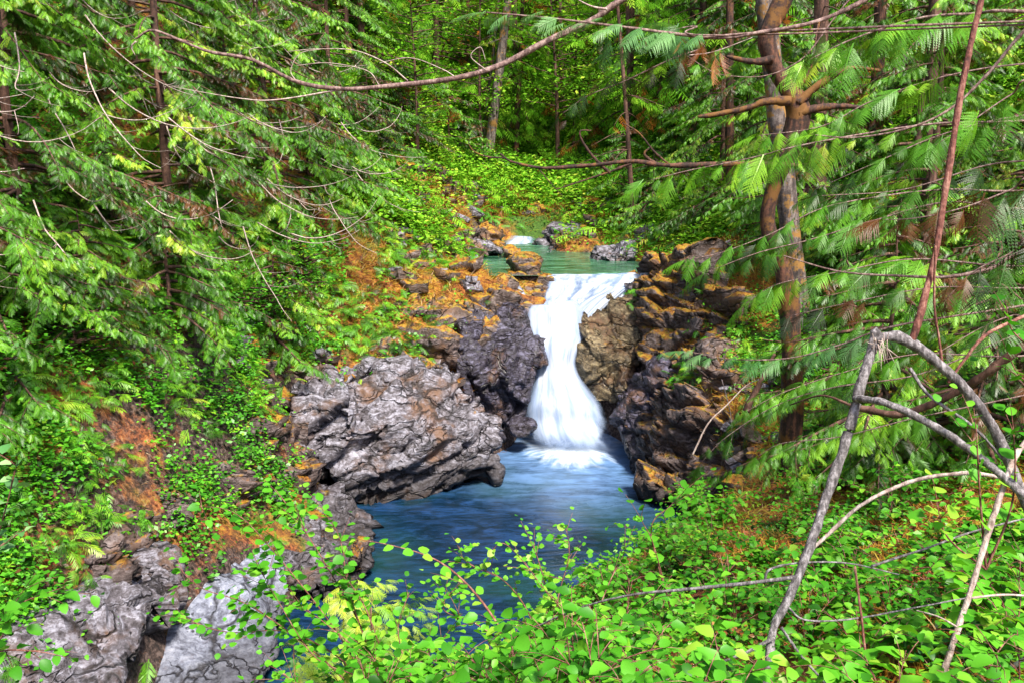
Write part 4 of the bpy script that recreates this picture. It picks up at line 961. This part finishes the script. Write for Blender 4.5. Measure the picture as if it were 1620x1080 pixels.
# grey trunks standing behind it
for k, (x0, y0, x1, y1, Y, r, lab) in enumerate([(1205, -40, 1236, 238, 17.5, .22, 'thick grey barked trunk directly behind the forked mossy tree'), (1300, -40, 1296, 170, 21, .2, 'grey brown trunk right of the forked mossy tree'),
                                            (1480, -40, 1470, 300, 19, .16, 'dark trunk standing behind the leaning brown stem'), (1395, -40, 1380, 330, 24, .18, 'mossy brown trunk between the forked tree and the leaning stem')]):
    A_, B_ = np.array(P(x0, y0, Y)), np.array(P(x1, y1, Y)); d = A_ - B_; g = float(fast_h(B_[0], B_[1]))
    base = B_ + d / d[2] * (g - B_[2]); top = A_ + d / d[2] * 5
    o = group_thing('bare_trunk', base, lab, 'tree'); a = Acc(); tube(a, [base - d / d[2] * .5, (base + top) / 2, top], r, r * .6, 12, 34, rough=.25, seed=k); part('trunk', a, [M_BARKG, M_BARKD, M_BARKD, M_BARKM][k], o, True, 'bare_trunk')
    for q in range(12):
        h = rg.uniform(.35, .95); lc = limb_curve(rg, base + (top - base) * h, rg.uniform(0, 6.28), rg.uniform(.8, 2.0), .1, .5)
        a = Acc(); tube(a, lc[::2], .02, .004, 4, 7); lb = part('limb', a, M_BARKD, o, False, 'bare_limb')
        if q % 2: f = Acc(); dress_limb(f, rg, lc, .36, .10, SPR, .3, rg.uniform(.2, .8)); part('foliage', f, M_CEDAR, lb, False, 'bare_foliage')
# horizontal orange-mossed bough reaching over the gully
for pts, r in (([(1262, 262), (1160, 260), (1060, 262), (1000, 256), (930, 262), (860, 266), (810, 256), (792, 244)], .03), ([(1000, 258), (965, 272), (935, 282), (880, 300)], .016), ([(965, 274), (940, 250), (922, 225), (918, 208), (935, 207)], .016),
               ([(1060, 262), (1035, 240), (1010, 210), (985, 195)], .012), ([(800, 250), (770, 248), (748, 238), (742, 222), (762, 216)], .008), ([(1040, 262), (1020, 245), (1030, 232)], .02), ([(850, 265), (880, 300), (892, 312)], .006)):
    a = Acc(); tube(a, px_path(pts, Ym - .2), r * 1.3, r * .45, 6, 40, rough=.6, seed=int(r * 999)); part('bough', a, M_BARKM, mt, True, 'orange_bough')

# cedar whose trunk stands beyond the right edge
def edge_cedar(loc, label, limbs, seed, trunk_h=5.5, r=.14):
    rg = np.random.default_rng(seed)
    gz_ = float(fast_h(loc[0], loc[1])) - .2; o = group_thing('cedar_tree', (loc[0], loc[1], gz_), label, 'tree')
    a = Acc(); base = np.array([loc[0], loc[1], gz_]); tube(a, [base, base + [.05, 0, trunk_h / 2], base + [-.05, .1, trunk_h + 1]], r, r * .4, 10, 20, rough=.2, seed=seed); part('trunk', a, M_BARKD, o, True, 'edge_trunk')
    for pts, r0, size, every, start, mu, mat, hang in limbs:
        C = px_path(pts); z = C[0][2]; st = np.array([loc[0], loc[1], min(z + .15, gz_ + trunk_h)])
        if np.linalg.norm(st - C[0]) < 6: C = np.vstack([st, C])
        a = Acc(); tube(a, C, r0, r0 * .25, 8, 60, rough=.35, seed=seed); lb = part('limb', a, M_LIMB, o, True, 'limb')
        if size:
            f = Acc(); fronds(f, rg, px_path(pts), size, every, start=start, mu=mu, hang=hang); part('foliage', f, mat, lb, False, 'frond')
            lb2 = COL.objects[lb.name]
    return o
R1 = [
 ([(1640, 392, 6), (1570, 424, 6), (1500, 438, 6), (1430, 437, 6), (1330, 430, 6), (1240, 405, 6)], .017, .10, .5, .75, .6, M_CEDAR, .6),
 ([(1700, -20, 5.6), (1620, 50, 5.6), (1560, 120, 5.6), (1500, 175, 5.6), (1430, 205, 5.6), (1350, 218, 5.6), (1290, 214, 5.6)], .014, .20, .10, .72, .85, M_CEDAR, .5),
 ([(1640, 190, 5.8), (1480, 196, 5.8), (1350, 215, 5.8), (1260, 232, 5.8), (1180, 252, 5.8), (1090, 270, 5.8), (1030, 285, 5.8)], .009, .34, .075, .50, .80, M_CEDAR, 1.1),
 ([(1640, 20, 4.8), (1540, 22, 4.8), (1450, 30, 4.8), (1350, 62, 4.8), (1280, 95, 4.8)], .011, .33, .06, .25, .72, M_CEDAR, .9),
 ([(1640, 330, 6.4), (1500, 320, 6.4), (1380, 350, 6.4), (1280, 380, 6.4), (1200, 400, 6.4), (1120, 430, 6.4)], .009, .34, .10, .25, .55, M_CEDAR, .6),
 ([(1640, 455, 6.8), (1480, 455, 6.8), (1340, 480, 6.8), (1250, 500, 6.8)], .009, .34, .11, .30, .40, M_CEDAR, .5),
 ([(1640, 480, 6.2), (1420, 515, 6.2), (1330, 545, 6.2), (1250, 566, 6.2), (1160, 568, 6.2), (1090, 556, 6.2)], .010, .30, .10, .35, .62, M_SILVER, .3),
 ([(1640, 520, 6.6), (1460, 590, 6.6), (1320, 612, 6.6), (1230, 640, 6.6), (1150, 690, 6.6), (1110, 730, 6.6)], .008, .30, .09, .45, .45, M_CEDAR, .3),
 ([(1660, 270, 5.2), (1600, 300, 5.2), (1520, 330, 5.2), (1450, 345, 5.2), (1400, 348, 5.2)], .008, .34, .12, .1, .18, M_CEDAR, .6),
 ([(1660, 360, 5.2), (1600, 400, 5.2), (1540, 430, 5.2), (1500, 470, 5.2)], .008, .30, .10, .1, .25, M_CEDAR, .9),
 ([(1660, 120, 5.0), (1600, 150, 5.0), (1540, 190, 5.0), (1480, 230, 5.0)], .008, .30, .12, .1, .60, M_CEDAR, .8),
 ([(1660, 250, 5.6), (1560, 262, 5.6), (1430, 300, 5.6), (1300, 310, 5.6)], .008, .26, .15, .3, .35, M_CEDAR, .7),
 ([(1660, 490, 5.0), (1600, 500, 5.0), (1550, 520, 5.0), (1480, 560, 5.0)], .008, .22, .10, .1, .40, M_CEDAR, .6),
]
edge_cedar((5.0, 6.6), 'big cedar just beyond the right edge sending fanned fronds across the right side', R1, 61, 6.5)
R1b = [
 ([(1640, 300, 7.6), (1500, 300, 7.6), (1400, 310, 7.6), (1300, 330, 7.6), (1220, 370, 7.6), (1140, 400, 7.6), (1090, 410, 7.6)], .010, .36, .09, .45, .7, M_CEDAR, .7),
 ([(1640, 420, 8.0), (1450, 410, 8.0), (1330, 430, 8.0), (1230, 450, 8.0), (1180, 480, 8.0)], .010, .38, .09, .35, .75, M_CEDAR, .8),
 ([(1640, 560, 8.0), (1450, 560, 8.0), (1330, 590, 8.0), (1240, 620, 8.0), (1180, 650, 8.0)], .009, .34, .09, .35, .6, M_CEDAR, .5),
 ([(1640, 620, 8.4), (1450, 660, 8.4), (1330, 690, 8.4), (1240, 700, 8.4), (1200, 720, 8.4)], .009, .30, .09, .35, .7, M_CEDAR, .5),
 ([(1640, 100, 8.0), (1500, 120, 8.0), (1380, 160, 8.0), (1300, 200, 8.0), (1200, 215, 8.0)], .010, .40, .10, .30, .75, M_CEDAR, .8),
 ([(1640, 180, 8.4), (1500, 210, 8.4), (1380, 260, 8.4), (1290, 300, 8.4)], .010, .40, .10, .20, .6, M_CEDAR, .8),
]
edge_cedar((6.6, 9.0), 'dark cedar beyond the right edge whose fronds hide the lower mossy trunk', R1b, 63, 6.5)
R2 = [
 ([(1500, -70, 4.1), (1370, 0, 4.1), (1290, 35, 4.1), (1200, 52, 4.1), (1130, 60, 4.1), (1000, 45, 4.1), (930, 36, 4.1), (860, 28, 4.1), (770, 20, 4.1)], .013, .21, .055, .55, .75, M_SILVER, .35),
 ([(1200, 52, 4.1), (1110, 78, 4.3), (1060, 95, 4.3), (990, 128, 4.3), (930, 152, 4.3), (890, 180, 4.3)], .006, .16, .055, .35, .30, M_CEDAR, 1.1),
 ([(1170, 56, 4.1), (1100, 42, 4.2), (1040, 56, 4.2), (980, 72, 4.2)], .005, .20, .06, .3, .45, M_SILVER, 1.0),
 ([(1400, -60, 5.2), (1180, -50, 5.2), (1060, -30, 5.2), (985, 0, 5.2), (940, 30, 5.2), (868, 64, 5.1), (800, 100, 5.1), (740, 120, 5), (680, 130, 5), (600, 138, 5), (540, 141, 5), (470, 130, 5), (400, 95, 5), (330, 82, 5), (280, 62, 5), (240, 48, 5), (215, 62, 5)], .023, 0, 0, 0, 0, None, 0),
 ([(1440, -60, 4.6), (1260, 100, 4.6), (1150, 120, 4.6), (1080, 85, 4.6)], .005, .12, .08, .4, .5, M_CEDAR, .8),
]
e2 = edge_cedar((3.5, 4.6), 'cedar with silvery fronds and a long bare branch sweeping across the top', R2, 62, 6.0)
for pts, r in (([(545, 141), (440, 158), (380, 156), (275, 138)], .006), ([(645, 128), (610, 100), (560, 80), (500, 78), (455, 82)], .004), ([(600, 135), (580, 112), (520, 100), (470, 104)], .003), ([(470, 130), (460, 112), (475, 85), (510, 78)], .003),
               ([(400, 95), (395, 80), (410, 75)], .003), ([(720, 122), (700, 110), (650, 92), (600, 100)], .003), ([(215, 66), (208, 75), (214, 88)], .006), ([(770, 112), (745, 90), (760, 75), (768, 95)], .003), ([(960, 15), (935, 10), (905, -5)], .008), ([(1090, 88), (1130, 82), (1190, 60)], .003)):
    a = Acc(); tube(a, px_path(pts, 5), r, .0015, 5, 26); part('twig', a, M_TWIG, e2, True, 'twig')
# rusty dead fronds hanging from the limbs
def dead_frond(root, px, py, Y, L, n, seed):
    rg = np.random.default_rng(seed); a = Acc(); p = np.array(P(px, py, Y)); k = n
    f = np.tile([0, 0, -1.0], (k, 1)) + rg.normal(0, .22, (k, 3)); M = rot_frames(nrm(f), rg.normal(0, 1, (k, 3)))
    a.scatter(SPR_HI[0], M * (L * np.array([.45, .5, 1])[None, None, :]) * rg.uniform(.6, 1, k)[:, None, None] * np.array([2.0, 1, 1])[None, None, :], p + rg.normal(0, .012, (k, 3)), rg.uniform(.3, .9, k))
    part('dead_frond', a, M_DEAD, root, False, 'dead_frond')
for q, (x, y, L, n) in enumerate([(1098, 58, .14, 3), (1112, 70, .12, 2), (1138, 82, .18, 3), (1080, 62, .08, 2), (1292, 28, .05, 2), (1020, 60, .05, 2), (1240, 30, .04, 2)]): dead_frond(e2, x, y, 4.1, L, n, q)

# ------------------------------------------------------------------ bent, broken branch and the stems of the foreground
def stems(name, label, cat, mat, paths, part_name='stem', group=None, extra=None):
    """paths: (pts, r0, r1); pts are (px,py,Y)"""
    C0 = px_path(paths[0][0]); lo = C0[np.argmin(C0[:, 2])]
    o = group_thing(name, tuple(lo), label, cat, group)
    for pts, r0, r1 in paths:
        a = Acc(); tube(a, px_path(pts), r0, r1, 9, max(20, len(pts) * 12), rough=.4, seed=int(pts[0][0])); part(part_name, a, mat, o, True)
    return o
D = stems('broken_sapling', 'grey broken sapling snapped into an arch at the right foreground', 'tree', M_GREYW, [
    ([(1196, 1130, 3.5), (1212, 1080, 3.55), (1222, 1000, 3.65), (1240, 960, 3.7), (1262, 912, 3.75), (1282, 860, 3.8), (1310, 780, 3.9), (1338, 700, 3.95), (1355, 632, 4.0), (1370, 580, 4.05), (1384, 540, 4.1), (1386, 524, 4.1)], .019, .026),
    ([(1384, 538, 4.1), (1404, 532, 4.1), (1430, 537, 4.1), (1480, 570, 4.1), (1530, 620, 4.1), (1568, 670, 4.1), (1598, 735, 4.1), (1625, 800, 4.1), (1690, 900, 4.1)], .024, .026),
    ([(1352, 630, 4.0), (1375, 632, 3.9), (1410, 640, 3.8), (1480, 675, 3.7), (1540, 715, 3.6), (1600, 765, 3.5), (1690, 840, 3.4)], .018, .016),
    ([(1262, 912, 3.75), (1180, 922, 3.8), (1080, 932, 3.9), (1000, 940, 4.0), (920, 960, 4.2), (850, 990, 4.4), (780, 1025, 4.6)], .0095, .003),
    ([(1225, 1008, 3.6), (1170, 1036, 3.6), (1100, 1060, 3.7), (1040, 1078, 3.8)], .008, .004),
    ([(1236, 992, 3.65), (1270, 1040, 3.6), (1320, 1095, 3.5)], .007, .005),
    ([(1210, 915, 3.8), (1218, 900, 3.8), (1262, 890, 3.8), (1340, 890, 3.8), (1422, 908, 3.8)], .006, .003),
    ([(1378, 895, 3.8), (1430, 878, 3.8), (1470, 865, 3.8), (1540, 840, 3.9), (1640, 815, 4.0)], .006, .004),
    ([(1245, 958, 3.7), (1275, 980, 3.7), (1350, 978, 3.7), (1450, 960, 3.8), (1540, 944, 3.9), (1620, 940, 4.0)], .005, .003),
    ([(1352, 895, 3.75), (1362, 970, 3.7), (1374, 1080, 3.6)], .006, .005),
    ([(1440, 545, 4.1), (1455, 500, 4.1), (1480, 400, 4.15), (1502, 260, 4.2), (1525, 120, 4.25), (1552, 0, 4.3), (1570, -100, 4.3)], .017, .013),
    ([(1492, 585, 4.1), (1486, 540, 4.1), (1478, 480, 4.1), (1480, 390, 4.1)], .007, .005),
    ([(1500, 605, 4.1), (1525, 570, 4.1), (1560, 530, 4.1), (1620, 500, 4.2), (1680, 470, 4.3)], .008, .008),
    ([(1440, 582, 4.3), (1470, 625, 4.2), (1540, 675, 4.1), (1590, 730, 4.1)], .009, .006)])
# splinters at the snapped end
a = Acc(); rg = np.random.default_rng(8)
for q in range(26):
    s0 = np.array(P(1384 + rg.uniform(-6, 22), 545 + rg.uniform(-12, 14), 4.06)); tube(a, [s0, s0 + [rg.uniform(-.03, .05), rg.uniform(-.03, .01), rg.uniform(-.09, .05)]], .003, .0008, 4, 4)
part('splinters', a, M_TWIG, D)
for ob_ in list(D.children)[10:14]: ob_.data.materials[0] = M_REDT
stems('fallen_branch', 'long brown branch lying behind the broken sapling on the right', 'branch', M_BARKD, [([(1360, 645, 5.6), (1420, 655, 5.4), (1470, 640, 5.3), (1520, 615, 5.2), (1560, 590, 5.1), (1620, 545, 5.0), (1690, 490, 5.0)], .022, .026), ([(1345, 640, 5.6), (1300, 625, 5.8), (1250, 640, 6)], .010, .004)])
stems('pale_stem', 'straight pale bare stem leaning at the lower right corner', 'stem', M_TWIG, [([(1480, 1100, 3.3), (1500, 1040, 3.35), (1530, 950, 3.4), (1555, 870, 3.45), (1580, 790, 3.5), (1606, 722, 3.55), (1630, 690, 3.6)], .013, .012), ([(1516, 992, 3.35), (1485, 975, 3.4), (1450, 965, 3.5)], .004, .003), ([(1535, 945, 3.4), (1600, 940, 3.4), (1680, 950, 3.4)], .005, .004)])
stems('fallen_branch', 'pale brown branch arching low behind the leaves on the right', 'branch', M_TWIG, [([(1270, 880, 4.6), (1310, 845, 4.6), (1360, 800, 4.6), (1430, 765, 4.6), (1500, 750, 4.5), (1570, 752, 4.4), (1690, 790, 4.3)], .010, .012)])
stems('fallen_branch', 'short pale branch end poking in at the bottom right corner', 'branch', M_TWIG, [([(1560, 1085, 3.0), (1590, 1062, 3.0), (1660, 1015, 3.0)], .008, .009), ([(1575, 1075, 3.0), (1600, 1085, 3.0), (1650, 1095, 3.0)], .004, .003)])
stems('dead_branch', 'thin dead branch leaning on the needle covered right bank', 'branch', M_TWIG, [([(1095, 720, 12), (1120, 670, 12), (1150, 640, 12), (1180, 610, 12), (1210, 595, 12)], .013, .006), ([(1142, 600, 12.5), (1155, 650, 12.4), (1158, 690, 12.3), (1150, 720, 12)], .008, .004)])
stems('dead_branch', 'dark leaning dead branch beside the mossy tree foot', 'branch', M_BARKD, [([(1180, 650, 11.5), (1205, 600, 11.5), (1225, 560, 11.5)], .05, .02), ([(1250, 800, 11), (1300, 760, 11), (1330, 740, 11)], .02, .01)])

# ------------------------------------------------------------------ leafy shrubs of the foreground
def leaf_along(acc, rng, C, size, every, start=.15, T=LEAF, mu=.55, jitter=.20):
    seg = np.linalg.norm(np.diff(C, axis=0), axis=1); cum = np.r_[0, np.cumsum(seg)]; L = cum[-1]
    k = max(3, int(L * (1 - start) / every)); u = np.linspace(start, 1, k) * L
    Pn = np.stack([np.interp(u, cum, C[:, j]) for j in range(3)], 1); Tn = curve_frames(C); Tn = nrm(np.stack([np.interp(u, cum, Tn[:, j]) for j in range(3)], 1))
    sd_ = nrm(np.cross(Tn, [0, 0, 1.0])) * np.where(np.arange(k) % 2, 1, -1)[:, None]
    f = nrm(sd_ + Tn * .55 + rng.normal(0, .22, (k, 3)) + np.array([0, 0, -.05]))
    M = rot_frames(f, np.tile([0, -.25, 1.0], (k, 1)) + rng.normal(0, .32, (k, 3)))
    s = size * rng.uniform(.6, 1.2, k) * (1 - .35 * (u / L) ** 3)
    acc.scatter(T, M * s[:, None, None], Pn + f * .008, np.clip(rng.normal(mu, jitter, k), 0, 1))
def shrub_mesh(name, seed, H=.7, R=.5, ns=9, leaf=.05, every=.035, mu=.55, mat=None):
    rng = np.random.default_rng(seed); st = Acc(); fo = Acc()
    for k in range(ns):
        az = rng.uniform(0, 6.28); r = R * rng.uniform(.3, 1); h = H * rng.uniform(.5, 1.05)
        C = spline([(0, 0, -.1), (math.cos(az) * r * .3, math.sin(az) * r * .3, h * .6), (math.cos(az) * r, math.sin(az) * r, h * .95 - .1 * r)], 14)
        tube(st, C[::2], .005, .0015, 4, 10); leaf_along(fo, rng, C, leaf, every, .25, mu=mu)
        for q in range(4):
            i0 = rng.integers(4, 12); a2 = az + rng.normal(0, 1.1); l = rng.uniform(.12, .3)
            C2 = spline([C[i0], C[i0] + np.array([math.cos(a2) * l * .5, math.sin(a2) * l * .5, .04]), C[i0] + np.array([math.cos(a2) * l, math.sin(a2) * l, .02])], 8)
            tube(st, C2[::2], .0025, .001, 3, 5); leaf_along(fo, rng, C2, leaf * .9, every, .1, mu=mu + rng.normal(0, .05))
    return st.mesh(name + '_stems', M_REDT, True), fo.mesh(name + '_leaves', mat or M_SHRUB)
SH = [shrub_mesh('shrub%d' % k, 600 + k, H=(.55, .75, .45, .65)[k], R=(.45, .5, .4, .55)[k], leaf=(.105, .080, .115, .088)[k], every=.062, mu=(.6, .5, .65, .55)[k], ns=(9, 10, 7, 10)[k]) for k in range(4)]
rs = np.random.default_rng(31); pl = []
for k in range(4000):
    y = rs.uniform(2.6, 12.5); x = rs.uniform(-1.2, .62 * y + .6)
    if x < -.55 + .0 * y and y > 8.5: continue
    if y > 8.5 and x < 1.6 + (y - 9) * .35: continue
    if any((x - a_) ** 2 + (y - b_) ** 2 < (.20 + .040 * y) ** 2 for a_, b_ in pl): continue
    if fbm(np.array([[x * .8, y * .8, 0.0]]), 2, 77)[0] < -.10: continue
    pl.append((x, y))
    if len(pl) >= 84: break
def place_shrub(x, y, k, label, grp, sc_=1.0, nm='leafy_shrub'):
    r = bpy.data.objects.new(nm, None); COL.objects.link(r); r.location = (x, y, float(fast_h(x, y)) - .03); r.rotation_euler = (rs.normal(0, .08), rs.normal(0, .08), rs.uniform(0, 6.28)); r.scale = (sc_,) * 3
    tag(r, label, 'shrub', grp); link('stems', SH[k][0], r); link('leaves', SH[k][1], r); return r
for k, (x, y) in enumerate(pl):
    zone = 'in the near foreground' if y < 6 else 'farther down the needle covered bank'
    place_shrub(x, y, int(rs.integers(0, 4)), 'low round leaved green shrub ' + zone + ' at the right', 'low shrubs ' + zone, float(rs.uniform(.7, 1.15)))
# shrubs traced stem by stem along the near bank
def traced_shrub(label, paths, leaf=.042, every=.03, mu=.6, seed=0, mat=None, sub=5, T=LEAF_R, r0=.006, name='leafy_shrub', stem=None):
    rng = np.random.default_rng(seed); C0 = px_path(paths[0]); root = C0[0]
    o = group_thing(name, tuple(root), label, 'shrub'); st = Acc(); fo = Acc()
    for pts in paths:
        C = spline(px_path(pts), 30); tube(st, C[::2], r0, .0015, 6, 30); leaf_along(fo, rng, C, leaf, every, .3, T, mu)
        L = np.linalg.norm(C[-1] - C[0])
        for q in range(sub):
            i0 = rng.integers(10, 28); d = nrm(C[min(i0 + 1, 29)] - C[i0 - 1]); v = nrm(d + rng.normal(0, .7, 3)); l = rng.uniform(.12, .32)
            C2 = spline([C[i0], C[i0] + v * l * .5, C[i0] + v * l + [0, 0, -.02]], 8); tube(st, C2[::2], .0025, .001, 4, 6); leaf_along(fo, rng, C2, leaf * .9, every, .1, T, mu + rng.normal(0, .06))
    part('stems', st, stem or M_REDT, o, True); part('leaves', fo, mat or M_SHRUB, o)
    return o
traced_shrub('wide round leaved bush rising over the pool edge at the lower left', [
    [(640, 1180, 5.0), (580, 1010, 5.1), (520, 900, 5.2), (470, 820, 5.3), (430, 765, 5.4)], [(640, 1180, 5.0), (540, 1010, 5.1), (440, 880, 5.2), (370, 810, 5.3), (300, 800, 5.4)],
    [(640, 1180, 5.0), (520, 1050, 5.1), (400, 960, 5.2), (320, 930, 5.3), (280, 895, 5.4)], [(640, 1180, 5.0), (560, 960, 5.1), (540, 860, 5.2), (520, 815, 5.2)],
    [(640, 1180, 5.0), (560, 1060, 5.1), (460, 1000, 5.2), (370, 1000, 5.3), (310, 985, 5.4), (265, 950, 5.4)], [(640, 1180, 5.0), (580, 1080, 5.0), (500, 1040, 5.0), (440, 950, 5.1), (400, 880, 5.2)],
    [(640, 1180, 5.0), (600, 1020, 5.0), (560, 930, 5.1), (500, 880, 5.1)], [(640, 1180, 5.0), (600, 1060, 5.0), (545, 1010, 5.0), (480, 960, 5.1), (420, 930, 5.2)]], leaf=.078, every=.045, sub=9, seed=1)
traced_shrub('leafy bush with thin sprays in front of the blue pool centre', [
    [(900, 1180, 5.0), (880, 1040, 5.1), (870, 960, 5.2), (850, 880, 5.3), (820, 815, 5.4)], [(900, 1180, 5.0), (850, 1000, 5.1), (800, 920, 5.2), (740, 890, 5.3), (725, 860, 5.3)],
    [(900, 1180, 5.0), (930, 1020, 5.1), (960, 930, 5.2), (985, 880, 5.3), (990, 865, 5.3)], [(900, 1180, 5.0), (880, 980, 5.1), (900, 880, 5.2), (895, 830, 5.3)], [(900, 1180, 5.0), (840, 1060, 5.0), (760, 990, 5.1), (700, 960, 5.2), (745, 905, 5.2)],
    [(900, 1180, 5.0), (900, 1000, 5.0), (860, 930, 5.1), (800, 860, 5.2), (770, 880, 5.2)]], leaf=.055, every=.034, sub=8, seed=2, mu=.65)
traced_shrub('purple stemmed arching bramble crossing the lower middle', [[(835, 1090, 4.6), (795, 1000, 4.6), (745, 930, 4.7), (690, 885, 4.8), (620, 862, 4.9), (550, 850, 5.0)]], leaf=.075, every=.06, sub=1, seed=3, r0=.010)
traced_shrub('bushy low growth along the bottom edge left of centre', [
[(620, 1180, 4.6), (650, 1070, 4.6), (700, 1010, 4.7), (735, 965, 4.7)], [(700, 1180, 4.6), (720, 1080, 4.6), (770, 1020, 4.7), (815, 980, 4.7)], [(640, 1180, 4.8), (640, 1060, 4.8), (630, 990, 4.9), (650, 930, 5.0)], [(700, 1180, 4.8), (760, 1070, 4.8), (840, 1010, 4.9), (890, 960, 5.0)],
    [(560, 1180, 4.6), (480, 1090, 4.7), (440, 1060, 4.7)], [(600, 1180, 4.6), (600, 1080, 4.7), (590, 1040, 4.8), (560, 1010, 4.8)], [(660, 1180, 4.5), (670, 1080, 4.6), (640, 1020, 4.6)]], leaf=.065, every=.04, sub=8, seed=4)
traced_shrub('slim twig with a few round leaves above the right pool edge', [[(1060, 960, 6.0), (1045, 900, 6), (1030, 850, 6), (1015, 820, 6), (1022, 790, 6)], [(1060, 960, 6.0), (1030, 840, 6.1), (1060, 800, 6.1), (1090, 770, 6.2), (1125, 740, 6.2)]], leaf=.10, every=.07, sub=2, seed=5)
traced_shrub('large leaved pale green plant at the left edge', [[(-60, 1000, 3.6), (-20, 900, 3.6), (10, 800, 3.6), (30, 720, 3.6)], [(-60, 1000, 3.6), (-10, 880, 3.6), (20, 850, 3.6), (50, 830, 3.6)]], leaf=.085, every=.05, sub=2, seed=6, T=LEAF, mu=.5, mat=M_SILVER)
traced_shrub('big leaved sprig hanging over the bottom left boulder', [[(-60, 1060, 3.8), (0, 1030, 3.8), (60, 1030, 3.8), (110, 1040, 3.8)], [(-60, 1060, 3.8), (0, 980, 3.8), (40, 950, 3.8), (110, 925, 3.8)], [(-60, 1060, 3.8), (0, 1010, 3.8), (20, 960, 3.8), (60, 900, 3.8)]], leaf=.085, every=.05, sub=3, seed=7, T=LEAF, mu=.6)
traced_shrub('bright leafy shoots at the right edge above the arch', [[(1690, 620, 3.6), (1640, 560, 3.6), (1600, 520, 3.6), (1590, 470, 3.6)], [(1690, 620, 3.6), (1620, 600, 3.6), (1590, 550, 3.6)]], leaf=.07, every=.05, sub=3, seed=8, mu=.75)
traced_shrub('broad bright leaves beside the arch of the broken sapling', [[(1560, 900, 3.5), (1550, 780, 3.5), (1545, 690, 3.5), (1540, 640, 3.5)], [(1560, 900, 3.5), (1600, 800, 3.5), (1605, 700, 3.5), (1590, 650, 3.5)], [(1560, 900, 3.5), (1500, 850, 3.5), (1480, 790, 3.5)]], leaf=.075, every=.05, sub=3, seed=9, mu=.8)
# ferny sprays at the near pool edge
for q, (x, y, Y, lab) in enumerate([(590, 1010, 5.6, 'yellow green ferny cedar seedling at the pool edge left of centre'), (545, 960, 6.2, 'yellow green cedar seedling behind the wide round leaved bush'), (470, 1060, 6.0, 'yellow ferny seedling above the pale boulder')]):
    rg = np.random.default_rng(700 + q); root = np.array(P(x, y + 60, Y)); o = group_thing('cedar_seedling', tuple(root), lab, 'tree'); a = Acc(); f = Acc()
    top = root + [0, 0, .55]; tube(a, [root - [0, 0, .3], top], .012, .004, 5, 6); part('trunk', a, M_BARKD, o)
    for z in range(14):
        lc = limb_curve(rg, root + [0, 0, .05 + .035 * z], rg.uniform(-1.6, 1.6), rg.uniform(.25, .5), .15, .4); dress_limb(f, rg, lc, .16, .045, SPR_HI[:1], .2, .95, .3)
    part('foliage', f, M_CEDAR, o)

M_SHRUB2 = leaf_mat('dark_shrub_leaf', [(0, (0.006, 0.035, 0.003)), (0.5, (0.02, 0.11, 0.008)), (1, (0.08, 0.24, 0.015))], 0.2, 0.04)
SH2 = [shrub_mesh('fern%d' % k, 650 + k, H=(.35, .5)[k], R=(.5, .45)[k], leaf=(.12, .07)[k], mu=.5, ns=8, every=.06, mat=(M_SHRUB2, M_DEAD)[k]) for k in range(2)]
rq = np.random.default_rng(99)
for k in range(34):
    y = rq.uniform(3, 11); x = rq.uniform(.3, .6 * y + .4)
    if y > 8.5 and x < 1.9 + (y - 9) * .35: continue
    j = int(rq.uniform() < .4); r = bpy.data.objects.new(('leafy_shrub', 'dry_shrub')[j], None); COL.objects.link(r); r.location = (x, y, float(fast_h(x, y)) - .03); r.rotation_euler = (0, 0, rq.uniform(0, 6.28)); r.scale = (float(rq.uniform(.6, 1)) * (1, .6)[j],) * 3
    tag(r, ('dark green pointed leaved plant low among the bright shrubs at the right', 'rusty dried up sprig low among the bright shrubs at the right')[j], 'shrub', ('dark plants among the right shrubs', 'dried sprigs among the right shrubs')[j]); link('stems', SH2[j][0], r); link('leaves', SH2[j][1], r)
